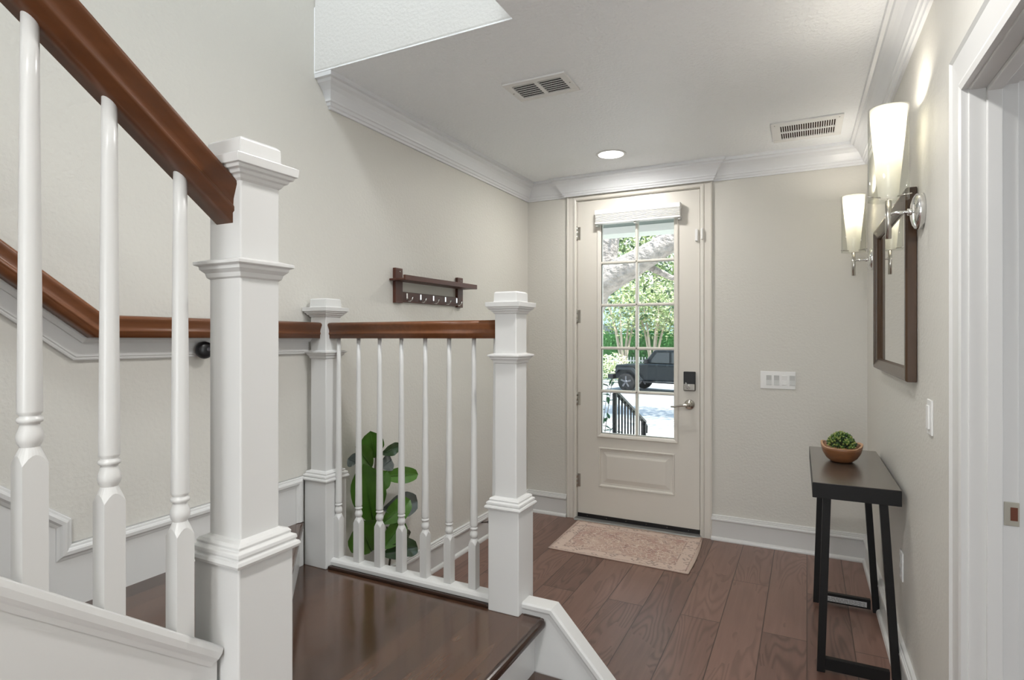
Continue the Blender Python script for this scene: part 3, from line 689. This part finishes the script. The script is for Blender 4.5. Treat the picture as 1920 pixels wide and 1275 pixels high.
leaf_blob('foliage', (bc.x, bc.y, bc.z+.060), .064, .083, .080, 560, .0078, [G1, G1, G2, G3, G2], t, 5)
MB().lathe((bc.x, bc.y, bc.z), [(.050, .032), (.056, .05), (.045, .09), (.02, .115), (.002, .12)], 18).build('mound_core', mat('moss_core', (.02, .035, .01), .9), t)

# ================================================================= RUG
def rugmat():
    m = bpy.data.materials.new('distressed_pink_rug'); m.use_nodes = True; n = m.node_tree; b = n.nodes['Principled BSDF']; L = n.links.new
    b.inputs['Roughness'].default_value = .95; b.inputs['Specular IOR Level'].default_value = .1
    t = n.nodes.new('ShaderNodeTexCoord'); sep = n.nodes.new('ShaderNodeSeparateXYZ'); L(t.outputs['Generated'], sep.inputs[0])
    def mth(op, x, y=None, z=None):
        k = n.nodes.new('ShaderNodeMath'); k.operation = op
        for i, v in enumerate((x, y, z)):
            if v is None: continue
            if isinstance(v, (int, float)): k.inputs[i].default_value = v
            else: L(v, k.inputs[i])
        return k.outputs[0]
    # distance to the rug's edge in metres (.90 x .65)
    dx = mth('MULTIPLY', mth('SUBTRACT', .5, mth('ABSOLUTE', mth('SUBTRACT', sep.outputs['X'], .5))), .9)
    dy = mth('MULTIPLY', mth('SUBTRACT', .5, mth('ABSOLUTE', mth('SUBTRACT', sep.outputs['Y'], .5))), .65)
    d = mth('MINIMUM', dx, dy)
    inborder = mth('MULTIPLY', mth('GREATER_THAN', d, .028), mth('LESS_THAN', d, .095))
    line = mth('LESS_THAN', mth('ABSOLUTE', mth('SUBTRACT', d, .10)), .004)
    line2 = mth('LESS_THAN', mth('ABSOLUTE', mth('SUBTRACT', d, .026)), .003)
    def noise(sc_, det=4, dist=0):
        z = n.nodes.new('ShaderNodeTexNoise'); z.inputs['Scale'].default_value = sc_; z.inputs['Detail'].default_value = det; z.inputs['Distortion'].default_value = dist
        L(t.outputs['Object'], z.inputs[0]); return z.outputs[0]
    vo = n.nodes.new('ShaderNodeTexVoronoi'); vo.inputs['Scale'].default_value = 34; vo.feature = 'DISTANCE_TO_EDGE'; L(t.outputs['Object'], vo.inputs[0])
    vo2 = n.nodes.new('ShaderNodeTexVoronoi'); vo2.inputs['Scale'].default_value = 20; vo2.distance = 'MANHATTAN'; L(t.outputs['Object'], vo2.inputs[0])
    def mix(f, a, bb):
        k = n.nodes.new('ShaderNodeMix'); k.data_type = 'RGBA'; k.clamp_factor = True
        L(f, k.inputs['Factor'])
        for nm, v in (('A', a), ('B', bb)):
            if isinstance(v, tuple): k.inputs[nm].default_value = (*v, 1)
            else: L(v, k.inputs[nm])
        return k.outputs['Result']
    c = mix(mth('MULTIPLY', mth('SUBTRACT', noise(7, 3), .35), 2.6), (.56, .42, .35), (.40, .235, .20))
    c = mix(mth('MULTIPLY', mth('LESS_THAN', vo.outputs['Distance'], .06), mth('MULTIPLY', mth('GREATER_THAN', noise(9, 2), .42), .75)), c, (.70, .60, .51))
    c = mix(mth('MULTIPLY', mth('LESS_THAN', mth('ABSOLUTE', mth('SUBTRACT', vo2.outputs['Distance'], .5)), .12), mth('MULTIPLY', mth('GREATER_THAN', noise(45, 3), .50), .50)), c, (.17, .12, .12))
    bc_ = mix(mth('MULTIPLY', mth('LESS_THAN', mth('ABSOLUTE', mth('SUBTRACT', vo2.outputs['Distance'], .45)), .13), mth('MULTIPLY', mth('GREATER_THAN', noise(40, 3), .44), .62)), (.62, .49, .42), (.19, .14, .13))
    c = mix(inborder, c, bc_)
    c = mix(mth('MULTIPLY', mth('MAXIMUM', line, line2), mth('MULTIPLY', mth('GREATER_THAN', noise(18, 3), .44), .5)), c, (.24, .18, .17))
    c = mix(mth('LESS_THAN', d, .020), c, (.60, .47, .40))
    c = mix(mth('MULTIPLY', mth('GREATER_THAN', noise(160, 2), .5), .22), c, (.70, .58, .50))
    L(c, b.inputs['Base Color'])
    bp = n.nodes.new('ShaderNodeBump'); bp.inputs['Distance'].default_value = .002; bp.inputs['Strength'].default_value = .7; L(noise(240, 2), bp.inputs['Height']); L(bp.outputs[0], b.inputs['Normal'])
    return m
b = MB(); nx_, ny_ = 24, 16; grid = []
for lay, zz in ((1, .008), (0, .0005)):
    for j in range(ny_+1):
        for i in range(nx_+1):
            u, v = i/nx_, j/ny_; x = (1-v)*((1-u)*(-1.522)+u*(-.622))+v*((1-u)*(-1.545)+u*(-.640)); y = (1-v)*((1-u)*3.524+u*3.513)+v*((1-u)*4.148+u*4.150)
            x += .012*math.sin(v*3.1)*(1 if u > .5 else 0)*u; cz_ = .010*max(0, u-.93)/.07*max(0, v-.8)/.2
            grid.append((x, y, zz+lay*(.0015*math.sin(9*u+3)*math.sin(7*v))+cz_))
N_ = (nx_+1)*(ny_+1); fs = []
for j in range(ny_):
    for i in range(nx_):
        a = j*(nx_+1)+i; fs.append((a, a+1, a+nx_+2, a+nx_+1)); fs.append((a+N_, a+nx_+1+N_, a+nx_+2+N_, a+1+N_))
for i in range(nx_): a = i; fs.append((a, a+N_, a+1+N_, a+1)); a = ny_*(nx_+1)+i; fs.append((a, a+1, a+1+N_, a+N_))
for j in range(ny_): a = j*(nx_+1); fs.append((a, a+nx_+1, a+nx_+1+N_, a+N_)); a += nx_; fs.append((a, a+N_, a+nx_+1+N_, a+nx_+1))
b.add(grid, fs, True)
tag(b.build('door_mat', rugmat()), 'small faded pink patterned rug in front of the front door', 'rug')

# ================================================================= FIDDLE LEAF PLANT
def leafmat(name, c, r=.3):
    m = bpy.data.materials.new(name); m.use_nodes = True; n = m.node_tree; b = n.nodes['Principled BSDF']
    b.inputs['Roughness'].default_value = r; t = n.nodes.new('ShaderNodeTexCoord'); nz = n.nodes.new('ShaderNodeTexNoise'); nz.inputs['Scale'].default_value = 14
    mx = n.nodes.new('ShaderNodeMix'); mx.data_type = 'RGBA'; mx.inputs['A'].default_value = (*[x*.7 for x in c], 1); mx.inputs['B'].default_value = (*[x*1.3 for x in c], 1)
    n.links.new(t.outputs['Object'], nz.inputs[0]); n.links.new(nz.outputs[0], mx.inputs['Factor']); n.links.new(mx.outputs['Result'], b.inputs['Base Color']); return m
LB = leafmat('bright_green_leaf', (.070, .185, .022), .35); LD = leafmat('dark_green_leaf', (.018, .055, .014)); LU = leafmat('grey_leaf_underside_and_sheen', (.075, .095, .085), .4)
PX, PY = -1.88, 2.29
t = thing('fiddle_leaf_plant', 'tall green fiddle-leaf plant on the floor behind the landing railing', 'plant', (PX, PY, 0))
b = MB(); b.lathe((PX, PY, 0), [(.075, 0), (.095, .16), (.100, .20), (.105, .205), (.095, .21), (.088, .185), (.002, .18)], 32); b.build('pot', mat('grey_pot', (.35, .34, .32), .6), t)
b = MB(); b.tube([(PX, PY, .18)]+[(PX, y, z) for y, z in [(2.285, 0.265), (2.267, 0.346), (2.223, 0.475), (2.215, 0.592), (2.219, 0.705), (2.228, 0.817)]], [.010, .009, .009, .008, .007, .006, .004], 8)
b.tube([(PX+.01, PY+.012, .18), (PX+.01, 2.33, 0.307), (PX, 2.312, 0.449)], [.006, .005, .004], 8); b.build('stem', mat('plant_stem', (.06, .05, .03), .6), t)
def fleaf(mb, base, tip, width, nrm, droop=.06, m=0, curl=.12):
    base = Vector(base); tip = Vector(tip); ax = tip-base; Ln = ax.length; ax.normalize(); nrm = Vector(nrm); nrm = (nrm-ax*nrm.dot(ax)).normalized(); sd = ax.cross(nrm)
    mb.m = m; rows = 13; cols = 6; vs = []
    for i in range(rows):
        f = i/(rows-1); w = width*.5*(math.sin(PI*min(1, f*.92+.04))**.75)*(.72+.5*f)*(1-.0*f)
        if i == rows-1: w = .001
        for j in range(cols+1):
            g = j/cols*2-1
            p = base+ax*Ln*f+sd*w*g+nrm*(abs(g)**1.5*w*curl*2.2-droop*f*f+.10*w*math.sin(f*15)*g*g-(.004 if abs(g) < .01 else 0))
            vs.append(p)
    fs = [(i*(cols+1)+j, i*(cols+1)+j+1, (i+1)*(cols+1)+j+1, (i+1)*(cols+1)+j) for i in range(rows-1) for j in range(cols)]
    o = len(mb.v); mb.add(vs, fs, True)
    mb.tube([base+ax*Ln*f+nrm*(-droop*f*f+.001) for f in (0, .3, .6, .95)], [.0028, .0022, .0015, .0006], 5)
b = MB()
LV = [  # base (y, z), tip (y, z), how far the tip leans into the room, width, leaf colour
 ((2.219, 0.813), (2.156, 0.943), 0.03, 0.077, 0),
 ((2.198, 0.772), (2.029, 0.89), 0.04, 0.065, 0),
 ((2.267, 0.822), (2.415, 0.84), 0.02, 0.044, 1),
 ((2.267, 0.752), (2.372, 0.778), 0, 0.059, 2),
 ((2.258, 0.713), (2.515, 0.676), 0.06, 0.059, 0),
 ((2.091, 0.816), (1.995, 0.837), -0.02, 0.050, 2),  # sheen on this leaf is put into its grey colour
 ((2.211, 0.496), (2.029, 0.809), 0.07, 0.113, 0),
 ((2.276, 0.477), (2.425, 0.564), 0.07, 0.077, 0),
 ((2.285, 0.544), (2.597, 0.505), 0, 0.089, 2),
 ((2.198, 0.364), (1.998, 0.542), 0.05, 0.127, 0),
 ((2.281, 0.351), (2.387, 0.46), 0.06, 0.080, 0),
 ((2.276, 0.32), (2.387, 0.331), 0.08, 0.056, 1),
 ((2.387, 0.4), (2.555, 0.323), -0.02, 0.038, 1),
 ((2.33, 0.331), (2.569, 0.271), 0.02, 0.071, 1),
 ((2.206, 0.639), (2.258, 0.742), 0.05, 0.065, 0)]
for i, (p, q, dx_, w_, mm) in enumerate(LV):
    q = (max(q[0], 2.065), q[1])
    fleaf(b, (PX, p[0], p[1]), (PX+dx_, q[0], q[1]), w_*1.45, ((.62, -.75, .25), (.55, -.6, .45), (.7, -.65, 0), (.75, -.6, .15))[i % 4], .02, mm, .10)
b.build('foliage', [LB, LD, LU], t)

# ================================================================= OUTSIDE
CONC = mat('pale_concrete', (.46, .45, .43), .9, noise=((.8, .8, .8), .12)); ASPH = mat('street_asphalt', (.23, .245, .26), .95, noise=((.6, .6, .6), .15))
b = MB(); b.box(-60, 50, 4.36, 120, -1.16, -1.10); struct(b.build('ground', mat('lawn_ground', (.10, .17, .05), .95, noise=((1.5, 1.5, 1.5), .4))))
MB().box(-40, 40, 17.5, 27.5, -1.10, -1.085).build('street', ASPH); tag(bpy.data.objects['street'], 'grey street seen through the door glass', 'street', kind='structure')
b = MB(); b.box(-9, 6, 7.6, 17.5, -1.10, -1.075); b.box(-14, 6, 27.5, 31, -1.10, -1.07); tag(b.build('driveway', CONC), 'pale concrete walkway below the front steps', 'walkway', kind='structure')
b = MB(); b.box(-3.2, 1.0, 4.35, 5.6, -.14, -.02); b.box(-2.1, -.4, 5.6, 7.2, -1.1, -.9); 
for k in range(5): b.box(-1.45, -.1, 5.6+.3*k, 5.9+.3*k, -1.1, -.14-.18*(k+1)+.0)
b.box(-3.2, 1.0, 4.35, 5.6, -1.1, -.14)
struct(b.build('porch', CONC), 'pale concrete porch and steps outside the front door')
# porch beam
b = MB(); b.box(-4.5, 2.0, 6.05, 6.30, 2.555, 2.95); bm_ = b.build('porch_beam', mat('grey_green_beam', (.30, .345, .335), .7)); struct(bm_)
MB().box(-4.5, 2.0, 6.03, 6.32, 2.485, 2.555).build('beam_trim', mat('beam_white', (.8, .8, .8), .6), bm_)
struct(MB().box(-4.5, 2.0, 4.36, 6.5, 2.95, 3.05).build('porch_roof', TRIM))
# black iron porch handrail
ir = thing('iron_handrail', 'black iron handrail descending the front steps', 'railing', (-1.56, 5.6, -.4))
pA, pB = Vector((-1.600, 5.3, .868)), Vector((-1.505, 6.0, .50))
b = MB(); b.bar((-1.606, 5.25, .880), pA, .045, .02); b.bar(pA, pB, .045, .022); b.tube([pB, pB+Vector((.01, .05, -.05)), pB+Vector((.012, .03, -.12))], .012, 8); b.build('top_rail', BLACK, ir)
MB().bar((-1.604, 5.28, -.1), (-1.604, 5.28, .86), .035, .035).build('post', BLACK, ir); MB().bar((pB.x, pB.y, -.6), tuple(pB), .03, .03).build('post', BLACK, ir)
for k in range(1, 10):
    p = pA.lerp(pB, k/10); MB().bar((p.x, p.y, -.25-.5*k/10), (p.x, p.y, p.z), .014, .014).build('baluster', BLACK, ir)
# trees
BARK = mat('oak_bark', (.30, .27, .25), .95, noise=((6, 9, 9), .75), bump=(9, 1.0, .10)); TRUNK2 = mat('pale_bark', (.42, .36, .28), .9, noise=((6, 6, 2), .4))
FG = [leafmat('tree_leaf_a', (.20, .27, .09), .6), leafmat('tree_leaf_b', (.40, .46, .24), .6), leafmat('tree_leaf_c', (.06, .11, .04), .6)]
def foliage(mb, c, r, n, size, rnd, m3=(0, 1, 2)):
    for k in range(n):
        d = Vector((rnd.gauss(0, 1), rnd.gauss(0, 1), rnd.gauss(0, 1))).normalized()*(rnd.random()**.45)
        p = Vector(c)+Vector((d.x*r[0], d.y*r[1], d.z*r[2])); u = Vector((rnd.gauss(0, 1), rnd.gauss(0, 1), rnd.gauss(0, .6))).normalized(); v = u.orthogonal().normalized(); s_ = size*rnd.uniform(.6, 1.3)
        mb.m = rnd.choice(m3); mb.add([p-u*s_, p+v*s_*.45, p+u*s_, p-v*s_*.45], [(0, 1, 2, 3)])
oak = thing('oak_tree', 'large oak tree with a thick leaning limb crossing the upper door panes', 'tree', (-5.6, 12.5, -1.1))
b = MB(); b.tube([(-5.35, 13, -1.1), (-5.0, 12.8, .5), (-4.95, 12.5, 1.55), (-4.5, 12.2, 2.1), (-3.94, 12, 2.52), (-3.2, 12, 2.90), (-2.4, 12, 3.33), (-1.2, 12.2, 4.1)], [.55, .50, .46, .40, .33, .27, .21, .16], 18)
b.tube([(-4.9, 12.8, 1.2), (-4.45, 12.9, 2.2), (-4.15, 12.9, 3.0), (-4.05, 13, 4.2), (-3.9, 13, 6)], [.40, .34, .27, .26, .24], 16)
b.tube([(-3.6, 12, 2.7), (-3.0, 12.1, 3.15), (-2.55, 11.9, 3.55), (-2.2, 11.8, 3.75)], [.05, .06, .055, .03], 8)
b.tube([(-3.1, 12, 2.9), (-2.6, 12.6, 2.62), (-2.3, 12.9, 2.55), (-1.9, 13.2, 2.2)], [.09, .06, .05, .03], 8)
b.build('trunk', BARK, oak)
rnd = random.Random(11); b = MB(); foliage(b, (-3, 15, 6.0), (4.5, 3.0, 2.2), 3000, .11, rnd); foliage(b, (-4.2, 17, 4.0), (4.5, 1.6, 2.3), 3200, .10, rnd)
b.build('foliage', FG, oak)
def small_tree(label, x, y, seed, h=3.1, grp='slender street trees'):
    rr_ = random.Random(seed); t = thing('slender_tree', label, 'tree', (x, y, -1.1), grp); b = MB()
    for k in range(5):
        a = rr_.uniform(0, 2*PI); sp2 = rr_.uniform(.3, 1.0); b.tube([(x+.06*math.cos(a), y+.06*math.sin(a), -1.1), (x+.25*sp2*math.cos(a), y+.2*math.sin(a), .3), (x+.6*sp2*math.cos(a), y+.5*math.sin(a), 1.6), (x+1.3*sp2*math.cos(a), y+.9*math.sin(a), h)], [.09, .07, .055, .02], 7)
    b.build('trunk', TRUNK2, t); b = MB(); foliage(b, (x, y, h-.1), (1.8, 1.4, 1.5), 1500, .10, rr_, (0, 1, 1)); foliage(b, (x+.2, y, h-1.2), (1.6, 1.2, .8), 350, .09, rr_, (0, 1, 1)); b.build('foliage', FG, t)
small_tree('slender multi-stemmed tree left of the parked black car', -8.6, 29.8, 1); small_tree('slender multi-stemmed tree directly behind the parked black car', -7.2, 30.4, 2); small_tree('slender tree at the right edge of the door glass, beyond the car', -5.6, 29.9, 3)
bgt = thing('background_tree', 'dense pale green trees filling the upper panes of the door glass', 'tree', (-9, 40, -1.1)); b = MB(); rnd = random.Random(5)
foliage(b, (-6, 41, 6), (7, 2.5, 3.8), 4200, .20, rnd); foliage(b, (-13.5, 40, 6.6), (4, 2, 2.4), 900, .20, rnd); b.build('foliage', FG, bgt)
b = MB(); b.tube([(-9, 41, -1.1), (-9.2, 41, 3), (-9.6, 41, 7)], [.4, .33, .2], 10); b.tube([(-5, 41, -1.1), (-5.1, 41, 3), (-4.6, 41, 7)], [.35, .3, .2], 10); b.build('trunk', BARK, bgt)
# hedge
HG = [leafmat('hedge_leaf_a', (.035, .14, .030), .6), leafmat('hedge_leaf_b', (.06, .19, .05), .6)]
hd = thing('hedge', 'clipped dark green hedge across the street', 'hedge', (-9, 32.5, -1.1)); b = MB(); rnd = random.Random(8); b.box(-16, -1.0, 32.1, 33.1, -1.1, 1.40)
for k in range(5200):
    x = rnd.uniform(-16, -1); z = rnd.uniform(-.9, 1.55); y = 32.0-rnd.random()*.12; u = Vector((rnd.gauss(0, 1), rnd.gauss(0, .4), rnd.gauss(0, 1))).normalized(); v = u.cross(Vector((0, 1, .3))).normalized(); s_ = rnd.uniform(.05, .1)
    if rnd.random() < .15: z = 1.45+rnd.random()*.12; y = rnd.uniform(32, 33)
    b.m = rnd.randrange(2); p = Vector((x, y, z)); b.add([p-u*s_, p+v*s_*.5, p+u*s_, p-v*s_*.5], [(0, 1, 2, 3)])
b.build('hedge_foliage', HG, hd)
# pale flowering bush, near shrub
t = thing('flowering_bush', 'pale yellow-green flowering bush left of the black car', 'bush', (-8.6, 29, -1.1)); b = MB(); rnd = random.Random(21); foliage(b, (-8.75, 28.6, -.3), (.9, .5, .75), 900, .07, rnd, (0, 1, 1, 1)); b.build('foliage', [FG[1], leafmat('pale_blossom', (.62, .66, .42), .7), FG[0]], t)
t = thing('porch_shrub', 'dark green leafy shrub at the lower left of the door glass', 'shrub', (-1.95, 5.6, -1.0)); b = MB(); rnd = random.Random(31)
for k in range(9):
    a = rnd.uniform(0, 6.28); top = (-1.93+.18*math.cos(a), 5.75+.2*math.sin(a), rnd.uniform(.35, .98)); b.m = 1; b.tube([(-2.0, 5.75, -.8), (-1.96+.05*math.cos(a), 5.75, 0), top], [.008, .006, .003], 5)
    for j in range(16):
        f = j/16*1.15; p = Vector((-1.98, 5.75, -.3)).lerp(Vector(top), min(1, f)); u = Vector((rnd.gauss(0, 1), rnd.gauss(0, 1), rnd.gauss(.2, .5))).normalized(); fleaf(b, p, p+u*.085, .034, (0, 0, 1), .01, 0)
b.build('foliage', [leafmat('shrub_leaf', (.03, .11, .045), .4), BARK], t)
# house far away
t = thing('pale_blue_house', 'pale blue house wall behind the hedge', 'building', (-16, 48, -1.1)); MB().prism([(-26, -1.1), (-8.5, -1.1), (-8.5, 3.4), (-17, 7.5), (-26, 3.4)], 'y', 47, 55).build('wall', mat('blue_siding', (.45, .62, .68), .8), t)
MB().box(-15.4, -14.2, 46.9, 47, .3, 2.2).build('window', mat('house_window', (.10, .13, .15), .1), t); MB().box(-13.0, -11.8, 46.9, 47, .3, 2.2).build('window', MATS['house_window'], t)
MB().prism([(-26.6, 3.1), (-17, 7.8), (-7.9, 3.1), (-7.9, 3.4), (-17, 8.1), (-26.6, 3.4)], 'y', 46.6, 55.4).build('roof', mat('house_roof', (.2, .2, .2), .9), t)
# fence pickets behind the car
t = thing('white_picket_fence', 'white picket fence between the black car and the hedge', 'fence', (-7.5, 31.3, -1.07)); b = MB()
for k in range(40): b.box(-9.9+k*.16, -9.84+k*.16, 31.2, 31.25, -1.07, .15)
b.build('pickets', mat('fence_white', (.6, .6, .6), .7), t); b = MB(); b.box(-9.95, -3.5, 31.25, 31.3, -.1, -.02); b.box(-9.95, -3.5, 31.25, 31.3, -.85, -.77); b.build('rails', MATS['fence_white'], t)
# black off-road car (front to the left)
CARB = mat('black_car_paint', (.006, .010, .013), .35, 0, .35); CARG = mat('car_window_glass', (.02, .03, .035), .05); TYRE = mat('tyre_rubber', (.012, .012, .012), .8); RIM = mat('wheel_rim', (.16, .16, .17), .35, .8)
car = thing('parked_car', 'black boxy off-road car parked across the street', 'car', (-5.5, 25.2, -1.085)); ca = math.radians(-12)
def CT(p):
    x, y, z = p; return Vector((-7.85+x*math.cos(ca)-y*math.sin(ca), 24.9+x*math.sin(ca)+y*math.cos(ca), z-1.085))
b = MB(CT)     # x back from the bumper, y across (0 = side facing the house)
b.prism([(.25, .55), (.25, 1.08), (.35, 1.14), (1.55, 1.20), (1.75, 1.22), (4.35, 1.22), (4.4, .55), (3.9, .50), (1.3, .48)], 'y', .12, 1.72)
b.build('car_body', CARB, car, bevel=.05, bseg=3)
MB(CT).prism([(1.55, 1.20), (2.05, 1.78), (2.2, 1.82), (4.25, 1.80), (4.35, 1.20)], 'y', .22, 1.62).build('cabin', CARB, car, bevel=.05, bseg=3)
b = MB(CT); b.prism([(1.86, 1.27), (2.20, 1.70), (2.75, 1.71), (2.75, 1.27)], 'y', .205, .225); b.prism([(2.85, 1.27), (2.85, 1.71), (3.45, 1.71), (3.45, 1.27)], 'y', .205, .225); b.prism([(3.55, 1.27), (3.55, 1.71), (4.15, 1.70), (4.22, 1.27)], 'y', .205, .225)
b.build('side_window', CARG, car); MB(CT).prism([(1.60, 1.25), (2.02, 1.73), (2.0, 1.75), (1.57, 1.26)], 'y', .30, 1.54).build('windshield', CARG, car)
for y0 in (-.02, 1.62):
  b = MB(CT); b.prism([(.30, .80), (.42, 1.02), (1.15, 1.03), (1.42, .78), (1.62, .52), (1.52, .50), (1.32, .74), (1.10, .94), (.48, .93), (.38, .78)], 'y', y0, y0+.24); b.build('front_fender', mat('flare_plastic', (.015, .02, .024), .5), car); b = MB(CT); b.prism([(3.0, .60), (3.15, .98), (4.0, .98), (4.3, .70), (4.2, .66), (3.95, .90), (3.22, .90), (3.1, .58)], 'y', y0, y0+.24); b.build('rear_fender', MATS['flare_plastic'], car)
MB(CT).box(-.05, .22, .0, 1.84, .50, .72).build('front_bumper', BLACK, car, bevel=.03)
for y0 in (.45, 1.3): MB(CT).lathe((.24, y0, .92), [(.11, 0), (.11, -.03), (.08, -.04)], 18, 'x').build('headlight', mat('headlight', (.7, .7, .7), .15), car)
MB(CT).box(1.7, 1.85, -.02, .1, 1.24, 1.42).build('side_mirror', BLACK, car, bevel=.02)
MB(CT).box(1.65, 3.0, .02, .16, .42, .48).build('side_step', BLACK, car)
for (x, y) in ((.85, .0), (3.6, .0), (.85, 1.6), (3.6, 1.6)):
    wl = MB(CT).lathe((x, y, .41), [(.30, 0), (.40, .02), (.41, .06), (.41, .20), (.40, .24), (.30, .26)], 28, 'y').build('wheel', TYRE, car)
    b = MB(CT); b.lathe((x, y-.002, .41), [(.07, -.012), (.07, .01)], 16, 'y')
    for k in range(5):
        a = 2*PI*k/5+.3; b.bar((x, y, .41), (x+.25*math.cos(a), y, .41+.25*math.sin(a)), .012, .075, (0, 1, 0)) if False else b.bar((x, y, .41), (x+.25*math.cos(a), y, .41+.25*math.sin(a)), .07, .02, (0, 1, 0))
    b.build('rim', RIM, wl)
